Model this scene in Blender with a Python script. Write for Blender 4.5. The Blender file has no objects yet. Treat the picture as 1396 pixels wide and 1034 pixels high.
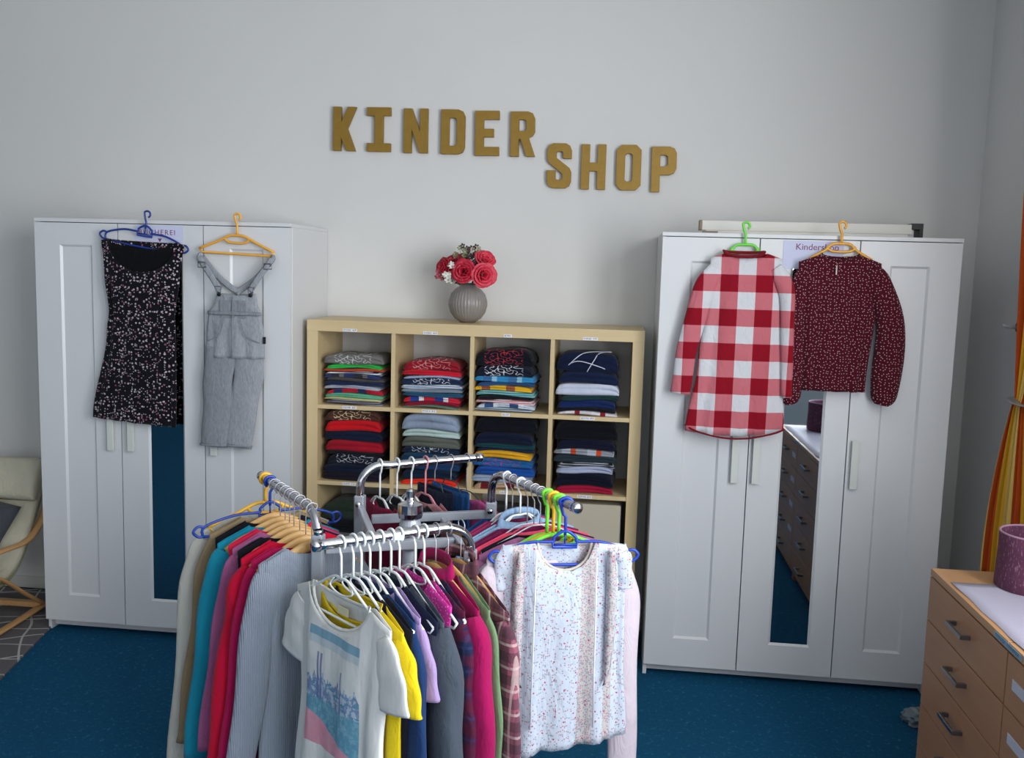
import bpy, bmesh, math, random
from mathutils import Vector, Matrix
random.seed(7)
SC = bpy.context.scene
COL = SC.collection
PI = math.pi

# ------------------------------------------------------------------ camera, light, exposure
def _rot(yaw, pitch, roll):
    cy, sy, cp, sp, cr, sr = math.cos(yaw), math.sin(yaw), math.cos(pitch), math.sin(pitch), math.cos(roll), math.sin(roll)
    F = Vector((-sy*cp, cy*cp, -sp)); R0 = Vector((cy, sy, 0)); D0 = F.cross(R0)
    R = cr*R0 + sr*D0; D = -sr*R0 + cr*D0
    return R, D, F
R_, D_, F_ = _rot(.114, .114, -.028)
cam_d = bpy.data.cameras.new('camera'); cam = bpy.data.objects.new('camera', cam_d); COL.objects.link(cam)
cam_d.sensor_width = 36; cam_d.lens = 1267.7/1396*36; cam_d.shift_y = -2/1396
m = Matrix((R_, -D_, -F_)).transposed().to_4x4(); m.translation = Vector((2.5775, -3.8645, 1.7092))
cam.matrix_world = m; SC.camera = cam

def area(name, loc, rot, sx, sy, power, col):
    l = bpy.data.lights.new(name, 'AREA'); l.shape = 'RECTANGLE'; l.size = sx; l.size_y = sy; l.energy = power; l.color = col
    o = bpy.data.objects.new(name, l); o.location = loc; o.rotation_euler = rot; COL.objects.link(o); return o
# daylight entering through the windows of the right wall, plus added rear fill
DAY = (.945, .975, 1.0)
WIN = [(-3.2, -1.8), (-5.2, -3.8), (-7.2, -5.8)]          # y ranges of the right-wall windows
WZ = (.95, 2.85)
for i, (a, b) in enumerate(WIN):
    area('window_daylight', (4.16, (a+b)/2, (WZ[0]+WZ[1])/2), (0, PI/2, 0), WZ[1]-WZ[0], b-a, (66, 62, 26)[i], DAY)
for x in (-.6, 2.3):  # unseen rear lights, added to fill the fronts
    area('rear_fill_light', (x, -8.12, 1.8), (PI/2, 0, 0), 1.8, 1.7, 10, DAY)
w = bpy.data.worlds.new('world'); SC.world = w; w.use_nodes = True
w.node_tree.nodes['Background'].inputs[0].default_value = (.75, .87, 1, 1)
w.node_tree.nodes['Background'].inputs[1].default_value = 1.0
SC.view_settings.view_transform = 'Standard'; SC.view_settings.look = 'None'
SC.view_settings.gamma = 1; SC.view_settings.use_curve_mapping = False
SC.view_settings.exposure = 0.55

# ------------------------------------------------------------------ materials
def lin(h):
    if isinstance(h, str):
        h = h.lstrip('#'); c = [int(h[i:i+2], 16)/255 for i in (0, 2, 4)]
    else: c = h
    return tuple(((x/12.92) if x <= .04045 else ((x+.055)/1.055)**2.4) for x in c) + (1,)
_M = {}
class NT:
    def __init__(s, name):
        s.m = bpy.data.materials.new(name); s.m.use_nodes = True; s.t = s.m.node_tree; s.b = s.t.nodes['Principled BSDF']
    def n(s, typ, **kw):
        x = s.t.nodes.new(typ)
        for k, v in kw.items():
            if k in x.inputs.keys() if hasattr(x.inputs, 'keys') else False: x.inputs[k].default_value = v
            else: setattr(x, k, v)
        return x
    def l(s, a, b): s.t.links.new(a, b)
    def math(s, op, a, b=None, c=None):
        x = s.t.nodes.new('ShaderNodeMath'); x.operation = op
        for i, v in enumerate((a, b, c)):
            if v is None: continue
            if isinstance(v, (int, float)): x.inputs[i].default_value = v
            else: s.l(v, x.inputs[i])
        return x.outputs[0]
    def mix(s, f, a, b):
        x = s.t.nodes.new('ShaderNodeMix'); x.data_type = 'RGBA'
        for i, v in ((0, f), (6, a), (7, b)):
            if isinstance(v, (int, float, tuple)): x.inputs[i].default_value = v
            else: s.l(v, x.inputs[i])
        return x.outputs[2]
    def coord(s):
        tc = s.t.nodes.new('ShaderNodeTexCoord'); return tc.outputs['Object']
    def sep(s, v):
        x = s.t.nodes.new('ShaderNodeSeparateXYZ'); s.l(v, x.inputs[0]); return x.outputs
    def noise(s, v, scale, detail=3, rough=.5):
        x = s.t.nodes.new('ShaderNodeTexNoise'); s.l(v, x.inputs['Vector']); x.inputs['Scale'].default_value = scale
        x.inputs['Detail'].default_value = detail; x.inputs['Roughness'].default_value = rough; return x
    def vor(s, v, scale, rnd=1.0):
        x = s.t.nodes.new('ShaderNodeTexVoronoi'); s.l(v, x.inputs['Vector']); x.inputs['Scale'].default_value = scale
        x.inputs['Randomness'].default_value = rnd; x.voronoi_dimensions = '2D'; return x
    def bump(s, h, st=.3, dist=.002):
        x = s.t.nodes.new('ShaderNodeBump'); s.l(h, x.inputs['Height']); x.inputs['Strength'].default_value = st; x.inputs['Distance'].default_value = dist
        s.l(x.outputs[0], s.b.inputs['Normal'])
    def scale(s, v, sc):
        x = s.t.nodes.new('ShaderNodeMapping'); s.l(v, x.inputs[0]); x.inputs['Scale'].default_value = sc; return x.outputs[0]
    def base(s, c):
        if isinstance(c, tuple): s.b.inputs['Base Color'].default_value = c
        else: s.l(c, s.b.inputs['Base Color'])

def plain(name, col, rough=.6, metal=0, bump=0, bscale=200, var=0, spec=.5):
    if name in _M: return _M[name]
    t = NT(name); c = lin(col); v = t.coord()
    if var:
        n = t.noise(v, 6, 4); d = tuple(x*(1-var) for x in c[:3]) + (1,)
        t.base(t.mix(n.outputs[0], d, c))
    else: t.base(c)
    t.b.inputs['Roughness'].default_value = rough; t.b.inputs['Metallic'].default_value = metal
    t.b.inputs['Specular IOR Level'].default_value = spec
    if bump: t.bump(t.noise(v, bscale, 2).outputs[0], bump, .001)
    _M[name] = t.m; return t.m

def fabric(col, kind='plain', col2='#ffffff', col3='#888888'):
    key = (col, kind, col2, col3)
    if key in _M: return _M[key]
    t = NT('fabric_' + kind); c = lin(col); c2 = lin(col2); c3 = lin(col3)
    v = t.coord(); x, y, z = t.sep(v)[:3]
    cb = t.t.nodes.new('ShaderNodeCombineXYZ'); t.l(x, cb.inputs[0]); t.l(z, cb.inputs[1]); v2 = cb.outputs[0]
    weave = t.noise(v, 350, 2).outputs[0]
    big = t.noise(v, 9, 3).outputs[0]
    h = weave; base = t.mix(big, tuple(q*.82 for q in c[:3])+(1,), c)
    st = .25
    if kind == 'rib':
        s = t.math('SINE', t.math('MULTIPLY', x, 1250.)); h = s; st = .6
        base = t.mix(t.math('MULTIPLY_ADD', s, .25, .5), tuple(q*.72 for q in c[:3])+(1,), c)
    elif kind == 'denim':
        n = t.noise(t.scale(v, (1, 1, .2)), 260, 3).outputs[0]
        base = t.mix(n, tuple(q*.6 for q in c[:3])+(1,), tuple(min(1, q*1.3) for q in c[:3])+(1,))
    elif kind == 'floral':            # dark cloth with small blossoms
        vo = t.vor(v2, 62); m1 = t.math('LESS_THAN', vo.outputs['Distance'], .25)
        sel = t.sep(vo.outputs['Color'])
        m1 = t.math('MULTIPLY', m1, t.math('LESS_THAN', sel[0], .5))
        base = t.mix(m1, c, t.mix(t.math('GREATER_THAN', sel[1], .65), c2, c3))
        vo2 = t.vor(v2, 130); m2 = t.math('MULTIPLY', t.math('LESS_THAN', vo2.outputs['Distance'], .28), t.math('LESS_THAN', t.sep(vo2.outputs['Color'])[0], .22))
        base = t.mix(m2, base, c2)
    elif kind == 'sprig':             # light cloth with fine flowers in vertical bands
        vo = t.vor(v2, 190); sel = t.sep(vo.outputs['Color'])
        band = 0.
        for bc, bw in ((-.128, .016), (.066, .021), (.128, .011)):
            q = t.math('LESS_THAN', t.math('ABSOLUTE', t.math('SUBTRACT', x, bc)), bw)
            band = q if band == 0. else t.math('MAXIMUM', band, q)
        dens = t.math('MULTIPLY_ADD', t.math('GREATER_THAN', band, .72), .42, .24)
        m1 = t.math('MULTIPLY', t.math('LESS_THAN', vo.outputs['Distance'], .40), t.math('LESS_THAN', sel[0], dens))
        base = t.mix(t.math('MULTIPLY', t.math('GREATER_THAN', band, .72), .6), c, lin('#b8aa9a'))
        base = t.mix(m1, base, t.mix(t.math('GREATER_THAN', sel[1], .6), c2, c3))
        vb = t.vor(v2, 34); mb = t.math('MULTIPLY', t.math('LESS_THAN', vb.outputs['Distance'], .085), t.math('LESS_THAN', t.sep(vb.outputs['Color'])[0], .5))
        base = t.mix(mb, base, lin('#b04a6a'))
    elif kind == 'dots':
        vo = t.vor(v2, 84, .7); m1 = t.math('LESS_THAN', vo.outputs['Distance'], .15)
        base = t.mix(t.math('MULTIPLY', m1, .75), base, c2)
    elif kind == 'gingham':
        P = .0685
        def band(co, off):
            return t.math('GREATER_THAN', t.math('FRACT', t.math('MULTIPLY_ADD', co, 1/(2*P), off)), .5)
        a = band(x, 5.13); b = band(z, 5.35)
        s = t.math('MULTIPLY', t.math('ADD', a, b), .5)
        mid = t.mix(big, lin('#bb626c'), lin('#c8747c'))
        base = t.mix(t.math('GREATER_THAN', s, .25), c2, mid)
        base = t.mix(t.math('GREATER_THAN', s, .75), base, c)
    elif kind == 'plaid':
        def bnd(co, k, w, o=0.): return t.math('LESS_THAN', t.math('FRACT', t.math('MULTIPLY_ADD', co, k, 9.+o)), w)
        base = t.mix(t.math('MULTIPLY', bnd(x, 18, .5), .55), c, c2)
        base = t.mix(t.math('MULTIPLY', bnd(z, 18, .45), .55), base, c2)
        base = t.mix(t.math('MULTIPLY', bnd(x, 18, .12, .3), .5), base, c3)
        base = t.mix(t.math('MULTIPLY', bnd(z, 18, .12, .3), .5), base, c3)
    elif kind == 'stripe':
        base = t.mix(t.math('LESS_THAN', t.math('FRACT', t.math('MULTIPLY_ADD', z, 60., 9.)), .5), c, c2)
    elif kind == 'edgestripe':        # folded item: lines running along the fold
        base = t.mix(t.math('LESS_THAN', t.math('FRACT', t.math('MULTIPLY_ADD', z, 110., 9.)), .4), c, c2)
    elif kind == 'scribble':          # unreadable chest print in light ink on the front edge
        n = t.noise(t.scale(v, (38, 8, 75)), 1.0, 0, .4).outputs[0]
        ln = t.math('LESS_THAN', t.math('ABSOLUTE', t.math('SUBTRACT', n, .5)), .035)
        ins = t.math('LESS_THAN', t.math('ABSOLUTE', x), .085)
        base = t.mix(t.math('MULTIPLY', t.math('MULTIPLY', ln, ins), .7), c, c2)
    elif kind == 'blocks':            # colour-blocked folded item
        f = t.math('FRACT', t.math('MULTIPLY_ADD', x, 9., 9.3))
        base = t.mix(t.math('GREATER_THAN', f, .45), c, c2); base = t.mix(t.math('GREATER_THAN', f, .8), base, c3)
    t.base(base); t.b.inputs['Roughness'].default_value = .9
    t.b.inputs['Specular IOR Level'].default_value = .15
    t.b.inputs['Sheen Weight'].default_value = .08
    t.bump(h, st, .0008)
    wr = t.noise(t.scale(v, (1, 1, .45)), 26, 3, .55); wr.inputs['Distortion'].default_value = .8
    b2 = t.t.nodes.new('ShaderNodeBump'); b2.inputs['Strength'].default_value = .55; b2.inputs['Distance'].default_value = .012
    t.l(wr.outputs[0], b2.inputs['Height'])
    bn = t.b.inputs['Normal'].links[0].from_node; t.l(b2.outputs[0], bn.inputs['Normal'])
    _M[key] = t.m; return t.m

def wood(name, c1, c2, rough=.45, scale=1., axis=0):
    if name in _M: return _M[name]
    t = NT(name); v = t.coord()
    sc = [22*scale]*3; sc[axis] = 1.3*scale
    n = t.noise(t.scale(v, tuple(sc)), 1.6, 5, .6)
    t.base(t.mix(n.outputs[0], lin(c1), lin(c2))); t.b.inputs['Roughness'].default_value = rough
    t.bump(n.outputs[0], .08, .0005)
    _M[name] = t.m; return t.m

# ------------------------------------------------------------------ mesh helpers
def link_mesh(name, bm, mat, parent=None, smooth=True):
    me = bpy.data.meshes.new(name); bm.normal_update(); bm.to_mesh(me); bm.free()
    for p in me.polygons: p.use_smooth = smooth
    o = bpy.data.objects.new(name, me); COL.objects.link(o)
    if mat: me.materials.append(mat)
    if parent: o.parent = parent
    return o
def tag(o, label=None, cat=None, group=None, kind=None):
    if label: o['label'] = label
    if cat: o['category'] = cat
    if group: o['group'] = group
    if kind: o['kind'] = kind
    return o
def empty(name, loc=(0, 0, 0), rz=0):
    o = bpy.data.objects.new(name, None); o.empty_display_size = .05; o.location = loc; o.rotation_euler = (0, 0, rz); COL.objects.link(o); return o
def box(bm, x0, x1, y0, y1, z0, z1, bev=0):
    r = bmesh.ops.create_cube(bm, size=1)
    vs = r['verts']
    for v in vs:
        v.co = Vector(((x0+x1)/2 + v.co.x*(x1-x0), (y0+y1)/2 + v.co.y*(y1-y0), (z0+z1)/2 + v.co.z*(z1-z0)))
    if bev:
        es = list({e for v in vs for e in v.link_edges})
        bmesh.ops.bevel(bm, geom=es, offset=bev, segments=2, affect='EDGES', profile=.5)
    return bm
def B(*boxes, bev=0):
    bm = bmesh.new()
    for b in boxes: box(bm, *b, bev=bev)
    return bm
def boxo(name, mat, parent, *boxes, bev=.0015):
    return link_mesh(name, B(*boxes, bev=bev), mat, parent, smooth=False)
def catmull(pts, n=6, cyc=False):
    pts = [Vector(p) for p in pts]; out = []; N = len(pts)
    rng = range(N) if cyc else range(N-1)
    for i in rng:
        p0 = pts[(i-1) % N] if (cyc or i > 0) else pts[0]; p1 = pts[i]; p2 = pts[(i+1) % N]
        p3 = pts[(i+2) % N] if (cyc or i+2 < N) else pts[-1]
        for k in range(n):
            t = k/n
            out.append(.5*((2*p1)+(-p0+p2)*t+(2*p0-5*p1+4*p2-p3)*t*t+(-p0+3*p1-3*p2+p3)*t**3))
    if not cyc: out.append(pts[-1])
    return out
def tube(bm, pts, r, seg=8, cyc=False, caps=True, flat=None, up=None):
    """sweep a round (or flat=(ra,rb)) section along pts"""
    pts = [Vector(p) for p in pts]; N = len(pts); rings = []
    prev = None
    for i, p in enumerate(pts):
        a = pts[(i-1) % N] if (cyc or i > 0) else p; b = pts[(i+1) % N] if (cyc or i < N-1) else p
        d = (b-a); d = d.normalized() if d.length > 1e-9 else Vector((0, 0, 1))
        if up is not None:
            s = Vector(up); s = (s - d*s.dot(d)).normalized(); u = d.cross(s)
        else:
            if prev is None:
                ref = Vector((0, 1, 0)) if abs(d.y) < .9 else Vector((1, 0, 0)); s = (ref - d*ref.dot(d)).normalized()
            else: s = (prev - d*prev.dot(d)).normalized()
            prev = s; u = d.cross(s)
        rr = r[i] if isinstance(r, (list, tuple)) else r
        ra, rb = (rr, rr) if flat is None else (flat[0]*(rr if isinstance(r, (list, tuple)) else 1), flat[1]*(rr if isinstance(r, (list, tuple)) else 1))
        rings.append([bm.verts.new(p + s*math.cos(2*PI*k/seg)*ra + u*math.sin(2*PI*k/seg)*rb) for k in range(seg)])
    M = N if cyc else N-1
    for i in range(M):
        A, C = rings[i], rings[(i+1) % N]
        for k in range(seg): bm.faces.new((A[k], A[(k+1) % seg], C[(k+1) % seg], C[k]))
    if caps and not cyc:
        bm.faces.new(rings[0][::-1]); bm.faces.new(rings[-1])
    return bm
def tubeo(name, mat, parent, pts, r, **kw):
    return link_mesh(name, tube(bmesh.new(), pts, r, **kw), mat, parent)
def lathe(bm, prof, seg=32, rib=0, nrib=0, c=(0, 0, 0)):
    rings = []
    for (r, z) in prof:
        ring = []
        for k in range(seg):
            a = 2*PI*k/seg; rr = r*(1+rib*(math.cos(a*nrib))) if nrib else r
            ring.append(bm.verts.new((c[0]+rr*math.cos(a), c[1]+rr*math.sin(a), c[2]+z)))
        rings.append(ring)
    for i in range(len(rings)-1):
        for k in range(seg): bm.faces.new((rings[i][k], rings[i][(k+1) % seg], rings[i+1][(k+1) % seg], rings[i+1][k]))
    bm.faces.new(rings[0][::-1]); bm.faces.new(rings[-1])
    return bm
def curve_mesh(name, polys, extrude, mat, parent=None, bevel=.0008, text=None, size=.05, spacing=1.0, M=None):
    if text is not None:
        cu = bpy.data.curves.new(name, 'FONT'); cu.body = text; cu.size = size; cu.space_character = spacing
    else:
        cu = bpy.data.curves.new(name, 'CURVE'); cu.dimensions = '2D'; cu.fill_mode = 'BOTH'
        for pl in polys:
            s = cu.splines.new('POLY'); s.points.add(len(pl)-1)
            for q, p in zip(s.points, pl): q.co = (p[0], p[1], 0, 1)
            s.use_cyclic_u = True
    cu.extrude = extrude; cu.bevel_depth = bevel; cu.bevel_resolution = 0
    o = bpy.data.objects.new(name, cu); COL.objects.link(o)
    dg = bpy.context.evaluated_depsgraph_get()
    me = bpy.data.meshes.new_from_object(o.evaluated_get(dg))
    bpy.data.objects.remove(o); bpy.data.curves.remove(cu)
    me.transform(M if M is not None else Matrix.Rotation(PI/2, 4, 'X'))
    me.materials.clear(); me.materials.append(mat); me.name = name
    o = bpy.data.objects.new(name, me); COL.objects.link(o)
    if parent: o.parent = parent
    return o
def solid(o, th=.0012):
    md = o.modifiers.new('thickness', 'SOLIDIFY'); md.thickness = th; md.offset = 0
    return o

# ------------------------------------------------------------------ the room
YW = .505; XR = 4.13; XL = -4.6; YB = -8.1; ZC = 3.3
def wall_mat():
    t = NT('wall_paint'); v = t.coord(); n = t.noise(v, 1.2, 3); f = t.noise(v, 160, 3)
    t.base(t.mix(n.outputs[0], lin('#d2d1cf'), lin('#d9d8d6'))); t.b.inputs['Roughness'].default_value = .85
    t.b.inputs['Specular IOR Level'].default_value = .25
    t.bump(f.outputs[0], .25, .001); return t.m
WALL = wall_mat()
def carpet_mat():
    t = NT('blue_carpet'); v = t.coord(); n = t.noise(v, 75, 5, .85); b = t.noise(v, 2.2, 4, .6); s = t.noise(v, 42, 4, .85)
    c = t.mix(n.outputs[0], lin('#04263c'), lin('#146a98'))
    c = t.mix(t.math('MULTIPLY', b.outputs[0], .5), c, lin('#0b4361'))
    c = t.mix(t.math('MULTIPLY', t.math('GREATER_THAN', s.outputs[0], .60), .4), c, lin('#3f88a8'))
    t.base(c); t.b.inputs['Roughness'].default_value = .95; t.b.inputs['Specular IOR Level'].default_value = .15
    t.bump(n.outputs[0], .9, .004); return t.m
WHITE = plain('white_lacquer', '#d4d5d7', .35, bump=.03, bscale=60)
def struct(name, mat, *boxes, bev=0):
    o = boxo(name, mat, None, *boxes, bev=bev); o['kind'] = 'structure'; return o
struct('floor', carpet_mat(), (XL, XR, YB, YW, -.1, 0))
struct('ceiling', plain('ceiling_paint', '#e6e6e2', .9), (XL, XR+.25, YB-.2, YW+.2, ZC, ZC+.1))
struct('wall_back', WALL, (XL, XR, YW, YW+.2, -.1, ZC))
struct('wall_left', WALL, (XL-.2, XL, YB, YW+.2, -.1, ZC))
ys = [YB] + [q for ab in sorted(WIN) for q in ab] + [YW+.2]
bx = [(XR, XR+.25, YB, YW+.2, -.1, WZ[0]), (XR, XR+.25, YB, YW+.2, WZ[1], ZC)]
for i in range(0, len(ys), 2): bx.append((XR, XR+.25, ys[i], ys[i+1], WZ[0], WZ[1]))
struct('wall_right', WALL, *bx)
rx = [(XL, -1.5), (.3, 1.4), (3.2, XR+.25)]
bx = [(XL, XR+.25, YB-.2, YB, -.1, .95), (XL, XR+.25, YB-.2, YB, 2.65, ZC)] + [(a, b, YB-.2, YB, .95, 2.65) for a, b in rx]
struct('wall_rear', WALL, *bx)
GLASS = NT('window_glass')
GLASS.b.inputs['Transmission Weight'].default_value = 1; GLASS.b.inputs['Roughness'].default_value = .02; GLASS.b.inputs['IOR'].default_value = 1.1
GLASS = GLASS.m
FRAME = plain('window_frame_white', '#d8dce2', .4)
k = 1
for (a, b) in WIN:
    o = boxo('window_%d' % k, FRAME, None, (XR+.17, XR+.23, a, b, WZ[0], WZ[0]+.06), (XR+.17, XR+.23, a, b, WZ[1]-.06, WZ[1]),
             (XR+.17, XR+.23, a, a+.06, WZ[0]+.06, WZ[1]-.06), (XR+.17, XR+.23, b-.06, b, WZ[0]+.06, WZ[1]-.06),
             (XR+.17, XR+.23, (a+b)/2-.035, (a+b)/2+.035, WZ[0]+.06, WZ[1]-.06)); o['kind'] = 'structure'
    for s in ((a+.06, (a+b)/2-.035), ((a+b)/2+.035, b-.06)):
        boxo('pane', GLASS, o, (XR+.195, XR+.20, s[0], s[1], WZ[0]+.06, WZ[1]-.06), bev=0)
    k += 1
for (a, b) in ((-1.5, .3), (1.4, 3.2)):  # unseen rear windows, added to go with the front fill
    o = boxo('window_%d' % k, FRAME, None, (a, b, YB-.18, YB-.12, .95, 1.01), (a, b, YB-.18, YB-.12, 2.59, 2.65), (a, a+.06, YB-.18, YB-.12, 1.01, 2.59), (b-.06, b, YB-.18, YB-.12, 1.01, 2.59))
    o['kind'] = 'structure'
    boxo('pane', GLASS, o, (a+.06, b-.06, YB-.16, YB-.155, 1.01, 2.59), bev=0); k += 1
BASE = plain('baseboard_paint', '#cfcfca', .5)
struct('baseboard_back', BASE, (XL, XR, YW-.012, YW, .004, .065), bev=.002)
struct('baseboard_right', BASE, (XR-.012, XR, YB, YW-.012, .004, .065), bev=.002)

# ------------------------------------------------------------------ wardrobes
MIRROR = plain('mirror_silver', '#aab2b6', .02, 1)
DARKGAP = plain('gap_shadow_board', '#3c3e40', .8)  # dark divider colour paints in the shade of the door gaps
HANDLE = plain('handle_plastic', '#cfd2cc', .4)
def wardrobe(x, y, label, handles):
    t = empty('wardrobe', (x, y, 0)); tag(t, label, 'wardrobe')
    W, D, H = 1.17, .50, 1.885
    boxo('side_panel', WHITE, t, (0, .016, .022, D, 0, H-.016)); boxo('side_panel', WHITE, t, (W-.016, W, .022, D, 0, H-.016))
    boxo('top_panel', WHITE, t, (0, W, .0, D, H-.016, H))
    boxo('bottom_panel', WHITE, t, (.016, W-.016, .03, D, .05, .066))
    boxo('back_panel', WHITE, t, (.016, W-.016, D-.006, D, .066, H-.016), bev=0)
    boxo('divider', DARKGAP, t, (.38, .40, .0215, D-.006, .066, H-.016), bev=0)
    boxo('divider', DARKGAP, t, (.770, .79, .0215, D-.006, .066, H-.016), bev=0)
    boxo('plinth', WHITE, t, (.016, W-.016, .05, .066, .012, .05))
    z0, z1 = .054, H-.019
    for i in range(3):
        a = .001+i*.39; b = a+.387
        d = empty('door', (a, 0, 0)); d.parent = t
        w_ = .3865
        mir = (i == 1)
        sl, sr = (.118, .118) if not mir else (.118, .105)
        rt, rb = z1-.095, z0+.122
        if mir: sl, sr = .125, .092
        bm = bmesh.new()
        box(bm, .001, sl, 0, .02, z0, z1); box(bm, w_-sr, w_, 0, .02, z0, z1)
        box(bm, sl, w_-sr, 0, .02, rt, z1); box(bm, sl, w_-sr, 0, .02, z0, rb)
        bmesh.ops.remove_doubles(bm, verts=bm.verts, dist=1e-5)
        link_mesh('door_frame', bm, WHITE, d, False)
        # bevelled inner lip and the recessed field
        bm = bmesh.new(); e = .009
        def fr(q, yy): return [bm.verts.new(c) for c in ((sl+q, yy, rb+q), (w_-sr-q, yy, rb+q), (w_-sr-q, yy, rt-q), (sl+q, yy, rt-q))]
        A = fr(0, .0005); Bq = fr(e, .0085)
        for k2 in range(4): bm.faces.new((A[k2], A[(k2+1) % 4], Bq[(k2+1) % 4], Bq[k2]))
        link_mesh('lip', bm, WHITE, d, False)
        if mir:
            boxo('mirror', MIRROR, d, (sl+e, w_-sr-e, .0085, .012, rb+e, rt-e), bev=0)
        else:
            boxo('door_panel', WHITE, d, (sl, w_-sr, .0085, .016, rb, rt), bev=0)
        hx = handles[i]
        hb = bmesh.new(); box(hb, hx-.015, hx+.015, -.022, -.014, .865, 1.065, bev=.002)
        box(hb, hx-.006, hx+.006, -.0145, .0, .88, .90); box(hb, hx-.006, hx+.006, -.0145, .0, 1.03, 1.05)
        link_mesh('handle', hb, HANDLE, d, False)
    return t
wardrobe(0, 0, 'white three-door wardrobe with mirror, standing left of the shelf, black dress hung on it', (.345, .05, .045))
wardrobe(2.734, 0, 'white three-door wardrobe with mirror, right of the shelf, red checked dress hung on it', (.335, .03, .03))
# paper signs on the middle doors
PAPER = plain('sign_paper', '#c9cce6', .7)
VIOLET = plain('sign_ink', '#7a3560', .7)
def sign(x0, x1, z0, z1, txt, tx, tz, size, sp, label):
    p = boxo('paper_sign', PAPER, None, (x0, x1, -.0022, -.0006, z0, z1), bev=0); tag(p, label, 'sign')
    o = curve_mesh('lettering', None, .0003, VIOLET, p, 0, text=txt, size=size, spacing=sp,
                   M=Matrix.Translation((tx, -.0026, tz)) @ Matrix.Rotation(PI/2, 4, 'X'))
    return p
s1 = sign(.47, .69, 1.75, 1.862, 'BÜCHEREI', .487, 1.823, .031, 1.25, 'lavender paper sign with spaced violet capitals behind the blue hanger')
curve_mesh('triangle_mark', [[(0, 0), (.018, 0), (.009, -.016)]], .0003, VIOLET, s1, 0, M=Matrix.Translation((.575, -.0026, 1.807)) @ Matrix.Rotation(PI/2, 4, 'X'))
s2 = sign(3.215, 3.45, 1.75, 1.862, 'Kindershop', 3.262, 1.826, .036, 1.0, 'lavender paper sign with violet writing behind the burgundy blouse')

# ------------------------------------------------------------------ cube shelf
BIRCH = wood('birch_veneer', '#c5ad80', '#d6c096', .5, 1., 0)
BIRCHV = wood('birch_veneer_upright', '#c5ad80', '#d6c096', .5, 1., 2)
SX, SY, SW, SH, SD = 1.198, .128, 1.487, 1.4715, .372
shelf = empty('cube_shelf', (SX, SY, 0)); tag(shelf, 'birch cube shelf full of folded clothes, between the two white wardrobes', 'shelf')
boxo('side_panel', BIRCHV, shelf, (0, .05, 0, SD, 0, SH-.05), bev=.001); boxo('side_panel', BIRCHV, shelf, (SW-.05, SW, 0, SD, 0, SH-.05), bev=.001)
boxo('top_panel', BIRCH, shelf, (0, SW, 0, SD, SH-.05, SH), bev=.001); boxo('bottom_panel', BIRCH, shelf, (.05, SW-.05, 0, SD, 0, .05), bev=.001)
CW = (SW-.10-3*.018)/4; RH = (SH-.10-3*.018)/4
cells = []
for r in range(1, 4):
    z = .05 + r*RH + (r-1)*.018
    boxo('shelf_board', BIRCH, shelf, (.05, SW-.05, .003, SD, z, z+.018), bev=.0008)
for c in range(1, 4):
    x = .05 + c*CW + (c-1)*.018
    for r in range(4):
        z = .05 + r*(RH+.018)
        boxo('divider', BIRCHV, shelf, (x, x+.018, .0035, SD, z, z+RH), bev=.0008)
def cell(c, r):   # r counted from the top; x0,x1 of the cell and floor height
    x0 = SX+.05+c*(CW+.018); z0 = .05+(3-r)*(RH+.018)
    return x0, x0+CW, z0, z0+RH
# small printed size labels on the shelf edges
LABELP = plain('label_paper', '#e6e7ee', .6); INK = plain('label_ink', '#3a4150', .7)
# print too small to read in the photo: rows of tiny letter-height strokes
def strokes(parent, p0, step, n, h, gap, mat, seed=0):
    rnd = random.Random(seed); bm = bmesh.new(); st_ = Vector(step)
    for q in range(n):
        if q == gap: continue
        a = Vector(p0)+st_*q; w2 = st_*rnd.uniform(.45, .75)
        for (u0, u1, v0, v1) in rnd.choice((((0, .3, 0, 1), (.7, 1, 0, 1), (0, 1, .4, .6)), ((0, .3, 0, 1), (0, 1, .8, 1), (0, 1, 0, .2)), ((0, .3, 0, 1), (0, 1, .8, 1), (.7, 1, .3, .8)))):
            V = [bm.verts.new(a+w2*u+Vector((0, 0, h*v))) for u, v in ((u0, v0), (u1, v0), (u1, v1), (u0, v1))]; bm.faces.new(V)
    return link_mesh('print', bm, mat, parent, False)
for r in range(3):
    for c in range(4):
        x0, x1, z0, z1 = cell(c, r)
        cx = (x0+x1)/2 + (-.02, -.01, -.02, -.015)[c]; hw = .018 if c == 2 else .032
        zz = z1+.002 if r == 0 else z1+.0035
        p = boxo('size_label', LABELP, None, (cx-hw, cx+hw, SY-.0016 + (0 if r == 0 else .003), SY-.0004 + (0 if r == 0 else .003), zz, zz+.0125), bev=0)
        tag(p, 'white printed label strip on the shelf edge, %s column, %s' % (('first', 'second', 'third', 'fourth')[c], ('on the top board', 'on the upper inner board', 'on the second inner board')[r]), 'label', 'size labels on the shelf')
        strokes(p, (cx-hw+.004, SY-.0019 + (0 if r == 0 else .003), zz+.003), (.0058, 0, 0), 5 if c == 2 else 10, .0072, None if c == 2 else 6, INK, r*4+c)

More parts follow.
